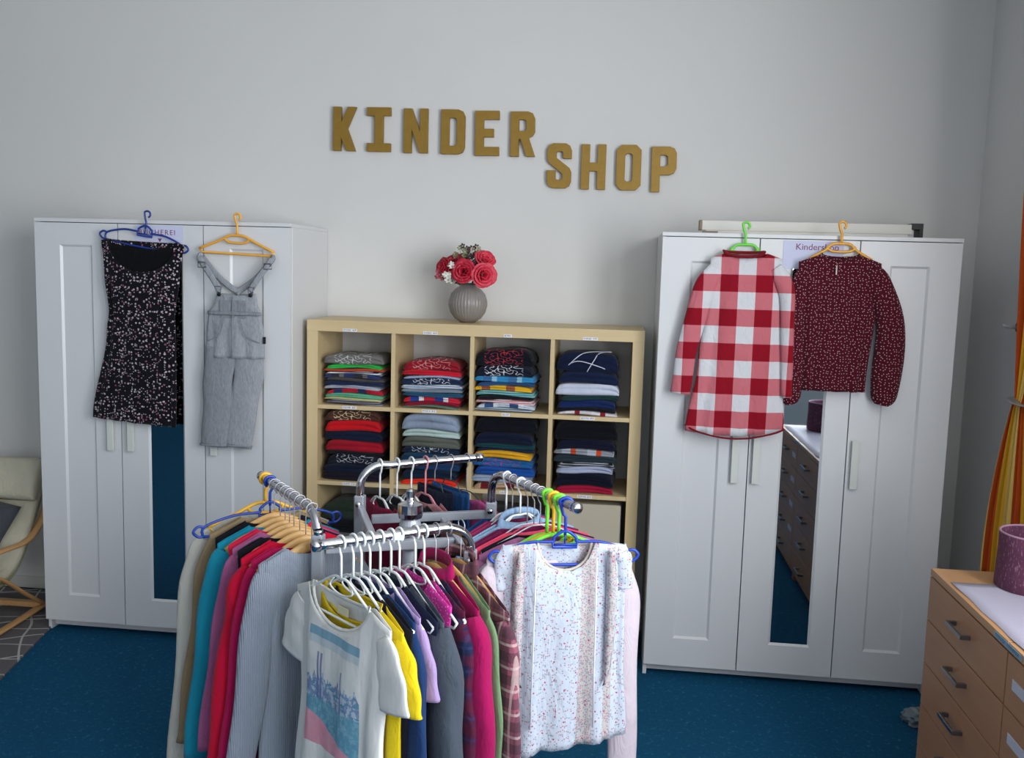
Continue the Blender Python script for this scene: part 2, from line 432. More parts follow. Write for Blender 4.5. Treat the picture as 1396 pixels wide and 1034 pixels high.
# folded clothes -------------------------------------------------
def folded(w_, d, h, layers, seed, sag=.004):
    rnd = random.Random(seed); bm = bmesh.new(); nx = 22
    ph = rnd.uniform(0, 6); am = rnd.uniform(.0015, .004)
    rows = []
    for i in range(nx+1):
        u = i/nx*2-1
        e = (1-abs(u)**5)**.45 if abs(u) < 1 else 0
        hh = h*(.35+.65*e); x = u*w_/2
        off = -sag*u*u*2 + am*math.sin(u*2.6+ph)
        fy = -d/2 - .006*e + .004*math.sin(u*3.1+ph*1.7)
        prof = [(d/2, 0)]
        for L in range(layers):
            for q in (0.04, .3, .7, .96):
                zz = (L+q)/layers
                bulge = math.sin(PI*q)**.6*min(.010, h/layers*.75)
                prof.append((fy+.008-bulge*(.6+.4*e)+.003*math.sin(L*2.3+ph+u*2), zz*hh))
        prof.append((-d/6, hh*1.02+.002*math.sin(u*4+ph))); prof.append((d/3, hh*.97+.002*math.sin(u*5+ph*2))); prof.append((d/2, hh*.8))
        rows.append([bm.verts.new((x, y, max(0, z+h*.0)+off+sag*2)) for y, z in prof])
    n = len(rows[0])
    for i in range(nx):
        for k in range(n): bm.faces.new((rows[i][k], rows[i+1][k], rows[i+1][(k+1) % n], rows[i][(k+1) % n]))
    bm.faces.new(rows[0]); bm.faces.new(rows[-1][::-1])
    bmesh.ops.recalc_face_normals(bm, faces=bm.faces)
    return bm
ORD = ['topmost', 'second from top', 'third from top', 'fourth from top', 'fifth from top', 'sixth from top', 'seventh from top', 'eighth from top', 'ninth from top', 'tenth from top', 'eleventh from top', 'twelfth from top']
COLN = ['first', 'second', 'third', 'fourth']; ROWN = ['top', 'second', 'third']
# each stack listed from its top item down: (colour word, colour, thickness cm, kind, colour2, colour3)
ST = {
 (0, 0): [('grey printed', '#6d6a68', 3.2, 'scribble', '#d8d8d8'), ('bright green', '#2fb24c', 1.6, 'plain'), ('orange-red', '#b8442a', .9, 'plain'), ('white and navy', '#cfd3da', 1.0, 'edgestripe', '#1c2440'), ('blue and grey', '#2b3a6a', 1.3, 'blocks', '#30303a', '#6c6a68'),
          ('dark grey', '#4a4646', 1.2, 'plain'), ('navy', '#1f2b4c', 1.4, 'plain'), ('light blue-grey', '#a5acbd', 1.3, 'plain'), ('red and blue', '#b01c30', 1.5, 'blocks', '#27305a', '#a01828'), ('mint green', '#5fae8a', 1.4, 'plain'), ('pale yellow trimmed', '#b8b884', 1.0, 'plain'), ('dark patterned', '#4a444e', 1.4, 'edgestripe', '#8a8a96')],
 (1, 0): [('red printed', '#8e1626', 3.4, 'scribble', '#c9a0a0'), ('bright red', '#c81c30', 2.0, 'plain'), ('pale blue', '#93a5c2', .9, 'plain'), ('navy printed', '#1d2a48', 2.2, 'scribble', '#e0e0e6'), ('grey-blue striped', '#8c9cb4', 1.5, 'edgestripe', '#c9cfd8'),
          ('grey', '#7d8896', 1.3, 'plain'), ('teal-blue', '#24506e', 1.5, 'plain'), ('red and blue', '#c42038', 2.0, 'blocks', '#28408c', '#d8d0d4'), ('dark red', '#8a1430', 1.3, 'plain'), ('green-grey', '#5d7a6a', .8, 'plain')],
 (2, 0): [('black printed', '#10121c', 4.6, 'scribble', '#b03040'), ('navy lettered', '#151a2c', 3.0, 'scribble', '#e2e2ea'), ('sky blue', '#2f86b8', 1.7, 'blocks', '#3a6a9a', '#8ab8d0'), ('blue', '#2a5080', 1.2, 'plain'), ('yellow and rust', '#d8a824', 1.5, 'blocks', '#9a5430', '#d8a824'),
          ('teal striped', '#3f8c92', 1.4, 'edgestripe', '#8fb8b8'), ('black', '#191a20', 1.2, 'plain'), ('red and white', '#c07a80', 1.2, 'edgestripe', '#d8d4d8'), ('white and blue checked', '#b8c6d4', 1.2, 'blocks', '#31507a', '#d0d4dc'), ('white patterned', '#a8b4bc', 1.0, 'edgestripe', '#40506a')],
 (3, 0): [('navy striped', '#101a36', 5.0, 'cross', '#dcdfe8'), ('navy', '#14203e', 3.2, 'plain'), ('white', '#c7cde0', 3.2, 'plain'), ('dark green', '#1b3a3c', 1.3, 'plain'), ('royal navy', '#16285c', 2.2, 'plain'), ('black', '#14161e', 1.0, 'plain'), ('white and red edged', '#c8c4cc', .9, 'blocks', '#d8d4da', '#8a1a2c')],
 (0, 1): [('cream and brown patterned', '#4a2c24', 3.2, 'scribble', '#d8c8a0'), ('bright red', '#c4141f', 3.8, 'plain'), ('navy', '#131c34', 3.4, 'plain'), ('dark red', '#a01428', 3.8, 'plain'), ('black trimmed', '#14161e', 1.2, 'plain'), ('black lettered', '#181c28', 3.4, 'scribble', '#c9ccd4'), ('dark navy', '#121a30', 3.0, 'plain'), ('near-black violet', '#1c1626', 2.6, 'plain')],
 (1, 1): [('blue-grey', '#8c99ae', 5.2, 'plain'), ('pale mint', '#b4c8c4', 2.6, 'plain'), ('olive grey', '#5c6058', 3.6, 'plain'), ('navy lettered', '#14243c', 2.0, 'scribble', '#c8ccd2'), ('teal-navy', '#173c58', 3.0, 'plain'), ('blue', '#19375e', 2.6, 'plain'), ('navy', '#12253c', 3.4, 'plain'), ('bright orange-red', '#e8321c', 1.8, 'plain')],
 (2, 1): [('black', '#0b0e18', 5.5, 'plain'), ('dark navy', '#0f1830', 4.0, 'plain'), ('dark teal', '#114048', 1.6, 'plain'), ('navy', '#142440', 1.2, 'plain'), ('mustard yellow', '#e0a420', 2.6, 'plain'), ('blue printed', '#1c5a94', 3.2, 'scribble', '#a04070'), ('cobalt blue', '#1c4fa0', 3.2, 'plain'), ('light grey-blue', '#96a4ba', 2.6, 'plain'), ('tan and red striped', '#b09478', 2.2, 'blocks', '#6a1a22', '#c8b49a')],
 (3, 1): [('black', '#0a0c14', 6.0, 'plain'), ('dark navy', '#10142a', 3.4, 'plain'), ('orange and grey', '#8a8e98', 2.0, 'blocks', '#a8b0bc', '#c04a28'), ('charcoal blue', '#26343e', 2.4, 'plain'), ('black piped', '#141820', 1.4, 'edgestripe', '#aab0b8'), ('pale lavender', '#a9b2cc', 2.4, 'plain'), ('midnight', '#0c1124', 4.2, 'plain'), ('crimson', '#a5143a', 2.4, 'plain')],
 (0, 2): [('dark green', '#28362c', 6.0, 'plain'), ('black', '#101218', 5.0, 'plain'), ('grey', '#555a5e', 4, 'plain'), ('navy', '#182034', 4, 'plain')],
 (1, 2): [('burgundy', '#6a1230', 5, 'plain'), ('dark blue', '#16243e', 5, 'plain'), ('black', '#101218', 5, 'plain'), ('grey', '#50565e', 4, 'plain')],
 (2, 2): [('dark brown', '#2a2220', 5, 'plain'), ('navy', '#141c30', 5, 'plain'), ('black', '#101218', 5, 'plain')],
}
for (c, r), items in ST.items():
    x0, x1, z0, z1 = cell(c, r)
    z = z0 + .001; tot = sum(i[2] for i in items)*.01
    maxh = (RH-.012) if r == 1 else RH*(.68, .64)[c > 0] if r == 0 else RH*.72
    if (c, r) == (2, 0) or (c, r) == (3, 0): maxh = RH*.82
    k = maxh/tot
    for idx in range(len(items)-1, -1, -1):
        it = items[idx]; h = it[2]*.01*k
        rnd = random.Random(c*100+r*31+idx)
        kind = it[3]; c2 = it[4] if len(it) > 4 else '#ffffff'; c3 = it[5] if len(it) > 5 else '#888888'
        w_ = .262 + rnd.uniform(-.016, .014)
        if kind == 'cross': kind = 'plain'
        o = link_mesh('folded_garment', folded(w_, .25, h, 2 if h > .016 else 1, c*100+r*31+idx, .0012), fabric(it[1], kind, c2, c3))
        cx = (x0+x1)/2 + (-.012, -.01, -.03, -.02)[c] + rnd.uniform(-.006, .006)
        o.location = (cx, SY+.150+rnd.uniform(-.006, .006), z); o.rotation_euler = (0, 0, rnd.uniform(-.05, .05))
        tag(o, '%s folded garment, %s in the %s cube, %s row' % (it[0], ORD[idx], COLN[c], ROWN[r]), 'clothes', 'folded clothes in the cube shelf')
        if it[3] == 'cross':
            P = plain('white_piping', '#c8ccd8', .8)
            for pa in ([(-.09, -.128, .02), (-.03, -.137, h*.95), (.02, -.06, h+.004), (.10, -.02, h+.002)], [(.0, -.139, .004), (.03, -.137, h*.7), (.05, -.10, h+.002), (.10, .03, h+.002)], [(-.10, -.12, .02), (-.04, -.138, h*.6), (.05, -.139, h*.35), (.09, -.12, .01)]):
                tubeo('piping', P, o, catmull(pa, 5), .0022, seg=6)
        z += h
# leaning cream board in the fourth cube of the third row
x0, x1, z0, z1 = cell(3, 2)
o = boxo('storage_box', plain('cream_card', '#c4bba6', .7, var=.06), None, (x0+.012, x1-.02, SY+.035, SY+.33, z0+.001, z1-.03), bev=.006)
tag(o, 'plain cream storage box in the fourth cube of the third row', 'box')

# ------------------------------------------------------------------ vase with flowers
VY = .31; VX = 1.889
vase = link_mesh('vase', lathe(bmesh.new(), [(.028, 0), (.034, .002), (.058, .018), (.078, .045), (.087, .078), (.086, .10), (.076, .13), (.056, .152), (.040, .162), (.036, .168), (.038, .176), (.034, .176), (.032, .165)], 144, .018, 36), plain('taupe_glaze', '#86807c', .3))
vase.location = (VX, VY, SH+.0005); tag(vase, 'round ribbed taupe vase holding red flowers on top of the shelf', 'vase')
tubeo('rim', plain('dark_glaze', '#4a5352', .35), vase, [(.036*math.cos(a*PI/12), .036*math.sin(a*PI/12), .174) for a in range(24)], .004, cyc=True)
GREEN = plain('leaf_green', '#3c5a30', .6); DGREEN = plain('leaf_dark', '#2e3022', .6)
def petal(bm, c, ax, ang, r, tilt, w_, curl):
    """cupped petal on a flower centred at c facing ax"""
    ax = ax.normalized(); ref = Vector((0, 0, 1)) if abs(ax.z) < .9 else Vector((1, 0, 0))
    s = ax.cross(ref).normalized(); u = s.cross(ax)
    d = s*math.cos(ang)+u*math.sin(ang); tdir = ax.cross(d)
    g = []
    for i in range(5):
        t = i/4; row = []
        out = math.sin(tilt)*t*r + curl*t*t*r*.3; hgt = math.cos(tilt)*t*r
        ww = w_*math.sin(PI*(.12+.50*t))
        for j in (-1, -.5, 0, .5, 1):
            row.append(bm.verts.new(c + d*(out*(1-.30*j*j)+.003) + ax*(hgt*(1-.24*j*j*t)) + tdir*(ww*j)))
        g.append(row)
    for i in range(4):
        for j in range(4): bm.faces.new((g[i][j], g[i][j+1], g[i+1][j+1], g[i+1][j]))
def rose(name, pos, face, R, mat, label, n=(5, 6, 8, 9), group='flowers in the taupe vase'):
    R *= 1.15; root = empty(name, pos); tag(root, label, 'flower', group); face = Vector(face).normalized(); rnd = random.Random(label)
    inner = bmesh.new(); outer = bmesh.new()
    for k, cnt in enumerate(n):
        f = (k+1)/len(n)
        for q in range(cnt):
            petal(inner if k < 2 else outer, face*(-R*.35), face, 2*PI*q/cnt+k*.5+rnd.uniform(-.15, .15), R*(.95+.20*f)*rnd.uniform(.92, 1.06), -.05+f*1.05, R*(.46+.26*f), .5*f)
    solid(link_mesh('inner_petals', inner, mat, root), .0008); solid(link_mesh('outer_petals', outer, mat, root), .0008)
    end = Vector((VX, VY, SH+.15))-Vector(pos)
    tubeo('stem', GREEN, root, catmull([face*(-R*.3), face*(-R*.9)+end*.3, end], 4), .002, seg=6)
RED = plain('rose_red', '#c8203c', .55, var=.35); CRIM = plain('rose_crimson', '#a01830', .55, var=.3); PINKR = plain('rose_coral', '#e03850', .55, var=.3)
DARKR = plain('plum_petal', '#4a1a2c', .6, var=.3); WH = plain('white_petal', '#dad8ce', .6)
FY = .27
rose('rose', (1.882, FY-.05, 1.700), (-.1, -1, .15), .042, RED, 'large red rose at the front centre of the bouquet')
rose('rose', (1.968, FY-.04, 1.688), (.45, -1, -.05), .044, PINKR, 'large coral red rose low on the right of the bouquet')
rose('rose', (1.970, FY-.01, 1.755), (.35, -.7, .7), .036, PINKR, 'coral rose at the upper right of the bouquet')
rose('rose', (1.79, FY-.02, 1.715), (-.8, -.8, .15), .036, RED, 'red rose at the far left of the bouquet')
rose('rose', (1.832, FY-.01, 1.735), (-.2, -.9, .5), .034, CRIM, 'dark crimson rose behind the front red rose, left of centre')
rose('rose', (1.845, FY+.07, 1.745), (-.3, .6, .8), .034, CRIM, 'crimson rose at the back of the bouquet')
rose('rose', (1.945, FY-.03, 1.728), (.1, -1, .4), .026, DARKR, 'small plum blossom between the two coral roses')
def sprig(pos, mat, n, spread, rr, label, seed):
    rnd = random.Random(seed); root = empty('blossom_sprig', pos); tag(root, label, 'flower', 'flowers in the taupe vase')
    end = Vector((VX, VY, SH+.15))-Vector(pos)
    for q in range(n):
        c = Vector((rnd.uniform(-1, 1), rnd.uniform(-1, 1), rnd.uniform(-.7, 1)))*spread
        bm = bmesh.new()
        for a in range(5): petal(bm, c, Vector((c.x*8, -1+c.y*4, .4)), 2*PI*a/5, rr, 1.1, rr*.42, .2)
        link_mesh('blossom', bm, mat, root)
        tubeo('stem', GREEN, root, [c, c*.5+end*.25, end*.6], .0009, seg=5)
sprig((1.838, FY-.06, 1.722), WH, 4, .016, .012, 'cluster of white blossoms beside the front rose', 1)
sprig((1.806, FY-.05, 1.672), WH, 6, .024, .014, 'hanging cluster of white blossoms low on the left', 2)
sprig((1.780, FY-.04, 1.680), plain('pale_red_petal', '#b04858', .6, var=.3), 6, .020, .012, 'cluster of small pale red blossoms at the lower left edge', 3)
sprig((1.858, FY, 1.778), plain('olive_bud', '#8a8a64', .7, var=.3), 12, .030, .009, 'olive green bud sprig on top of the bouquet', 4)
sprig((1.895, FY+.01, 1.785), plain('dark_bud', '#3a2026', .7, var=.3), 12, .032, .011, 'dark plum bud sprig on top of the bouquet', 5)
sprig((1.925, FY+.01, 1.79), plain('cream_bud', '#b8aa90', .7, var=.3), 7, .024, .008, 'cream bud sprig at the upper right of the bouquet', 6)
def leafs(pos, n, mat, label, seed, sp=.05):
    rnd = random.Random(seed); root = empty('leaf_sprig', pos); tag(root, label, 'leaves', 'flowers in the taupe vase')
    for q in range(n):
        d = Vector((rnd.uniform(-1, 1), rnd.uniform(-1, .3), rnd.uniform(-.4, .8))).normalized(); side = d.cross(Vector((0, 0, 1))).normalized()
        bm = bmesh.new(); g = []
        for i in range(6):
            t = i/5; ww = .010*math.sin(PI*min(1, t+.05)); p = d*(sp*t)+Vector((0, 0, -.01*t*t))
            g.append([bm.verts.new(p-side*ww), bm.verts.new(p+Vector((0, 0, -.002))), bm.verts.new(p+side*ww)])
        for i in range(5):
            for j in range(2): bm.faces.new((g[i][j], g[i][j+1], g[i+1][j+1], g[i+1][j]))
        solid(link_mesh('leaf', bm, mat, root), .0006)
    end = Vector((VX, VY, SH+.15))-Vector(pos); tubeo('stem', GREEN, root, [(0, 0, 0), end*.5, end], .0015, seg=5)
leafs((1.885, FY+.03, 1.735), 12, DGREEN, 'dark leaves at the back of the bouquet behind the roses', 8, .05)
leafs((1.865, FY, 1.665), 9, GREEN, 'green leaves just above the vase rim', 9, .04)

# ------------------------------------------------------------------ gold letters
def gold():
    t = NT('gold_paint'); v = t.coord(); n = t.noise(v, 40, 4, .7)
    t.base(t.mix(n.outputs[0], lin('#85651f'), lin('#9f7d30'))); t.b.inputs['Roughness'].default_value = .42; t.b.inputs['Metallic'].default_value = .35
    t.bump(n.outputs[0], .3, .001); return t.m
GOLD = gold(); s = .34
def oct_(w_, h, c): return [(c, 0), (w_-c, 0), (w_, c), (w_, h-c), (w_-c, h), (c, h), (0, h-c), (0, c)]
LET = {
 'K': [[(0, 0), (3.6, 0), (3.6, 6.6), (6.6, 0), (10.6, 0), (6.6, 10.2), (10.8, 20), (7.0, 20), (3.6, 12.2), (3.6, 20), (0, 20)]],
 'I': [[(0, 0), (11, 0), (11, 3.6), (7.4, 3.6), (7.4, 16.4), (11, 16.4), (11, 20), (0, 20), (0, 16.4), (3.6, 16.4), (3.6, 3.6), (0, 3.6)]],
 'N': [[(0, 0), (3.5, 0), (3.5, 11.5), (7.6, 0), (11.2, 0), (11.2, 20), (7.7, 20), (7.7, 9), (3.7, 20), (0, 20)]],
 'D': [[(0, 0), (8, 0), (10, .8), (11, 3), (11, 17), (10, 19.2), (8, 20), (0, 20)], [(3.6, 3.6), (3.6, 16.4), (6.6, 16.4), (7.4, 15.4), (7.4, 4.6), (6.6, 3.6)]],
 'E': [[(0, 0), (11, 0), (11, 3.7), (3.8, 3.7), (3.8, 8.4), (8.4, 8.4), (8.4, 11.9), (3.8, 11.9), (3.8, 16.3), (11, 16.3), (11, 20), (0, 20)]],
 'R': [[(0, 0), (3.7, 0), (3.7, 7.8), (4.6, 7.8), (7.4, 0), (11.2, 0), (8.2, 8.4), (10, 9.2), (11, 11), (11, 17), (10, 19.2), (8, 20), (0, 20)], [(3.7, 11.2), (3.7, 16.6), (6.4, 16.6), (7.3, 15.7), (7.3, 12.1), (6.4, 11.2)]],
 'S': [[(2.6, 0), (8.4, 0), (10.2, 1), (11, 3), (11, 7.2), (10.2, 9), (4.0, 13.6), (4.0, 15.8), (4.6, 16.6), (6.6, 16.6), (7.3, 15.8), (7.3, 13.4), (11, 13.4), (11, 17), (10.2, 19), (8.4, 20), (2.6, 20), (.8, 19), (0, 17), (0, 13), (.9, 11.2), (7.2, 6.4), (7.2, 4.4), (6.4, 3.5), (4.6, 3.5), (3.8, 4.4), (3.8, 7.8), (0, 7.8), (0, 3), (.8, 1)]],
 'H': [[(0, 0), (3.6, 0), (3.6, 8.2), (7.4, 8.2), (7.4, 0), (11, 0), (11, 20), (7.4, 20), (7.4, 11.8), (3.6, 11.8), (3.6, 20), (0, 20)]],
 'O': [oct_(11, 20, 2.2), [(3.7+a, 3.6+b) for a, b in oct_(3.6, 12.8, .9)][::-1]],
 'P': [[(0, 0), (3.7, 0), (3.7, 7.6), (8, 7.6), (10, 8.4), (11, 10.4), (11, 17.2), (10, 19.2), (8, 20), (0, 20)], [(3.7, 11.1), (3.7, 16.5), (6.4, 16.5), (7.3, 15.6), (7.3, 12), (6.4, 11.1)]],
}
pos = [('K', 1.200, 2.252, .01), ('I', 1.365, 2.250, 0), ('N', 1.540, 2.246, 0), ('D', 1.717, 2.243, 0), ('E', 1.878, 2.238, -.008), ('R', 2.043, 2.236, -.01),
       ('S', 2.215, 2.096, 0), ('H', 2.372, 2.093, 0), ('O', 2.533, 2.092, -.008), ('P', 2.692, 2.086, -.012)]
for ch, x, z, rz in pos:
    o = curve_mesh('wall_letter', [[(a*.01, b*.01) for a, b in pl] for pl in LET[ch]], .0105, GOLD, None, .0012)
    o.location = (x, YW-.0125, z); o.rotation_euler = (0, rz, 0)
    tag(o, 'gold block letter %s on the wall above the shelf, in the %s word' % (ch, 'upper' if z > 2.15 else 'lower'), 'letter', 'gold wall letters')

# ------------------------------------------------------------------ rolled blind on the right wardrobe
bl = boxo('blind_box', plain('blind_white', '#d9d6cf', .5), None, (2.92, 3.74, .17, .235, 1.8865, 1.904), (2.905, 3.76, .18, .245, 1.9045, 1.945), bev=.002)
tag(bl, 'long white boxed roller blind lying on top of the right wardrobe', 'blind')
boxo('end_cap', plain('brown_cap', '#8a7a66', .6), bl, (2.895, 2.905, .178, .247, 1.9045, 1.947), (2.905, 2.97, .165, .17, 1.8875, 1.90), bev=.001)
boxo('end_cap', plain('black_cap', '#15171c', .5), bl, (3.755, 3.80, .174, .25, 1.925, 1.950), (3.785, 3.80, .174, .25, 1.8865, 1.925), bev=.001)
bl['label'] = 'long white boxed roller blind lying on top of the right wardrobe'

# ------------------------------------------------------------------ hangers
def hook_pts(h=.09, r=.017, sgn=1):
    """hook hanging on a rod at the origin: loop over the rod then down to z=-h (in the x-z plane turned to y-z)"""
    p = []
    for k in range(11):
        a = math.radians(-60 + 24*k)     # from one side over the top
        p.append((sgn*r*math.cos(a), 0, r*math.sin(a)))
    p = p[:10]
    p += [(-sgn*.006, 0, -r*1.5), (0, 0, -.035), (0, 0, -h)]
    return p
PL = {}
def plastic(c):
    if c not in PL: PL[c] = plain('plastic_'+c, c, .35)
    return PL[c]
CHROME = plain('chrome', '#c9c9d0', .12, 1)
WIRE = plain('hook_wire', '#b4b4ba', .4, .6)
HWOOD = wood('hanger_wood', '#b98a4c', '#d9ae72', .4, 3., 0)
def hanger(kind, colr, root, w_=.2, hz=.09, hookr=.017, hooktilt=0):
    """parts of a hanger in local frame; hook centre at origin, shoulders along x"""
    if kind == 'wood':
        tubeo('hook', WIRE, root, catmull(hook_pts(hz, hookr), 2), .0016, seg=6)
        pts = [(w_*u, .008*abs(u)**2, -hz-.006-.070*abs(u)**1.35) for u in [i/8-1 for i in range(17)]]
        rr = [.65+.35*math.sin(PI*(i/16)) for i in range(17)]
        tubeo('shoulder_bar', HWOOD, root, pts, rr, flat=(.0070, .017), up=(0, 1, 0), seg=12)
        return
    mat = plastic(colr); r = .0052 if kind == 'loop' else .0043 if kind == 'arc' else .0032 if kind == 'thin' else .0018
    tubeo('hook', mat if kind != 'wirehook' else WIRE, root, catmull(hook_pts(hz, hookr), 2), r, seg=8)
    if kind == 'arc':       # arched shoulders, half-round centre, loops at the ends
        tubeo('shoulder_bar', mat, root, catmull([(-w_, 0, -hz-.075), (-w_+.005, 0, -hz-.045), (-w_*.55, 0, -hz-.02), (-.035, 0, -hz-.018), (-.03, 0, -hz-.006), (0, 0, -hz+.012), (.03, 0, -hz-.006), (.035, 0, -hz-.018), (w_*.55, 0, -hz-.02), (w_-.005, 0, -hz-.045), (w_, 0, -hz-.075)], 4), r, seg=8)
        tubeo('lower_bar', mat, root, [(-w_, 0, -hz-.075), (-.06, 0, -hz-.083), (.06, 0, -hz-.083), (w_, 0, -hz-.075)], r, seg=8)
        tubeo('centre_bar', mat, root, [(-.034, 0, -hz-.018), (-.033, 0, -hz-.034), (.033, 0, -hz-.034), (.034, 0, -hz-.018)], r, seg=8)
        tubeo('centre_bar', mat, root, [(-.032, 0, -hz-.026), (.032, 0, -hz-.026)], r*.7, seg=6)
        tubeo('centre_bar', mat, root, [(0, 0, -hz+.010), (0, 0, -hz-.026)], r*.6, seg=6)
        for s_ in (-1, 1):
            tubeo('end_loop', mat, root, catmull([(s_*(w_-.004), 0, -hz-.047), (s_*(w_+.014), 0, -hz-.043), (s_*(w_+.028), 0, -hz-.058), (s_*(w_+.014), 0, -hz-.074), (s_*(w_-.002), 0, -hz-.074)], 4), r, seg=8)
    else:
        q = hz; dp = .088 if kind == 'thin' else .062
        tubeo('shoulder_bar', mat, root, catmull([(-w_, 0, -q-dp), (-w_*.5, 0, -q-dp*.43), (-.035, 0, -q-.003), (0, 0, -q), (.035, 0, -q-.003), (w_*.5, 0, -q-dp*.43), (w_, 0, -q-dp)], 4), r*1.1, seg=8)
        tubeo('lower_bar', mat, root, [(-w_, 0, -q-dp), (-w_+.012, 0, -q-dp-.016), (w_-.012, 0, -q-dp-.016), (w_, 0, -q-dp)], r, seg=8)
        if kind == 'loop': tubeo('centre_bar', mat, root, catmull([(-.055, 0, -q-.012), (-.035, 0, -q-.030), (.035, 0, -q-.030), (.055, 0, -q-.012)], 4), r, seg=8)
        if kind == 'thin': tubeo('centre_bar', mat, root, catmull([(-.03, 0, -q-.004), (-.05, 0, -q-.026), (-.02, 0, -q-.040), (.02, 0, -q-.040), (.05, 0, -q-.026), (.03, 0, -q-.004)], 3), r*.8, seg=6)

# ------------------------------------------------------------------ garments
def interp(prof, v):
    for i in range(len(prof)-1):
        if v <= prof[i+1][0]:
            a, b = prof[i], prof[i+1]; t = (v-a[0])/(b[0]-a[0]+1e-9); t = t*t*(3-2*t)
            return [a[j]+(b[j]-a[j])*t for j in range(1, len(a))]
    return list(prof[-1][1:])
def body(prof, L, z0=-.10, slope=.27, neck=(.075, .055, .012), T=.024, seed=1, folds=.006, nf=5, hem=0, tp=.010, nu=56, nv=30, back=-1, skew=0, hemtilt=0):
    """closed garment body hanging from z0 down to -L. prof: (v, halfwidth[, centre])"""
    rnd = random.Random(seed); ph = [rnd.uniform(0, 6) for _ in range(4)]
    bm = bmesh.new(); rows = []
    for j in range(nv+1):
        v = j/nv; pr_ = interp(prof, v); hw = pr_[0]; cx = pr_[1] if len(pr_) > 1 else 0
        row = []
        for i in range(nu):
            a = 2*PI*(i+.5)/nu; c = math.cos(a); sg = -1 if math.sin(a) < 0 else 1   # -1: front
            u = math.copysign(abs(c)**.75, c); hw0 = prof[0][1]
            x0 = u*hw0
            zt = z0 - slope*abs(x0)
            if abs(x0) < neck[0]:
                zt = z0 - slope*neck[0] - (neck[1] if sg < 0 else neck[2])*math.sqrt(max(0, 1-(x0/neck[0])**2))**.9
            zb = -L - hem*(1-u*u) - hemtilt*u
            z = zt + (zb-zt)*v
            x = cx*1.0 + u*hw
            op = .9 if abs(x0) < neck[0] else 0
            thick = (tp + (T-tp)*min(1, v*4))*(max(0, 1-u*u)**.5*.9+.1*(abs(u) < 1)) + op*.006*(1-v)
            am = folds*(.15+v)*(1 if abs(u) < .95 else .5)
            f = am*(math.sin(nf*u*2+ph[0]+v*1.2)+.5*math.sin(nf*3.3*u+ph[1]-v*2.)+.35*math.sin(nf*5.7*u+ph[2]+v*3))
            y = sg*thick + f*(1 if sg < 0 else .8) + .004*math.sin(v*5+ph[3])
            row.append(bm.verts.new((x+skew*v, y, z)))
        rows.append(row)
    for j in range(nv):
        for i in range(nu): bm.faces.new((rows[j][i], rows[j][(i+1) % nu], rows[j+1][(i+1) % nu], rows[j+1][i]))
    return bm
def sleeve(pts, rad, T=.018, seed=1, wr=.12, nseg=20, sub=6):
    """tube sleeve in the x-z plane; rad = half widths at pts, T = half thickness"""
    rnd = random.Random(seed); P = catmull(pts, sub); n = len(P); Rr = catmull([(r, 0, 0) for r in rad], sub)
    ph = rnd.uniform(0, 6); bm = bmesh.new(); rings = []
    for i, p in enumerate(P):
        a = P[max(0, i-1)]; b = P[min(n-1, i+1)]; d = (b-a).normalized(); t = i/(n-1)
        nrm = Vector((d.z, 0, -d.x)); nrm.normalize(); yy = Vector((0, 1, 0))
        r = Rr[i].x; ring = []
        for k in range(nseg):
            q = 2*PI*k/nseg
            rip = 1+wr*math.sin(3*q+ph+t*4)*.5 + wr*.6*math.sin(t*16+ph+q)*(t < .97)
            ring.append(bm.verts.new(p + nrm*math.cos(q)*r*rip + yy*math.sin(q)*(T*(.55+.45*min(1, t*3)))*rip))
        rings.append(ring)
    for i in range(n-1):
        for k in range(nseg): bm.faces.new((rings[i][k], rings[i][(k+1) % nseg], rings[i+1][(k+1) % nseg], rings[i+1][k]))
    return bm
def neckband(mat, root, z0, slope, neck, tp, r=.004, front=True, backside=True, extra=0):
    pts = []
    n = 28
    for k in range(n):
        a = 2*PI*k/n; x = neck[0]*math.cos(a)*.98; sg = math.sin(a)
        dep = neck[1] if sg < 0 else neck[2]
        z = z0 - slope*neck[0] - dep*math.sqrt(max(0, 1-math.cos(a)**2))**.9
        y = (tp+.0)*sg*1.0 + (.004 if sg > 0 else -.004)*abs(sg)
        pts.append((x, y, z+.003))
    return tubeo('neckband', mat, root, pts, r, cyc=True, flat=(r*.5, r), seg=8)
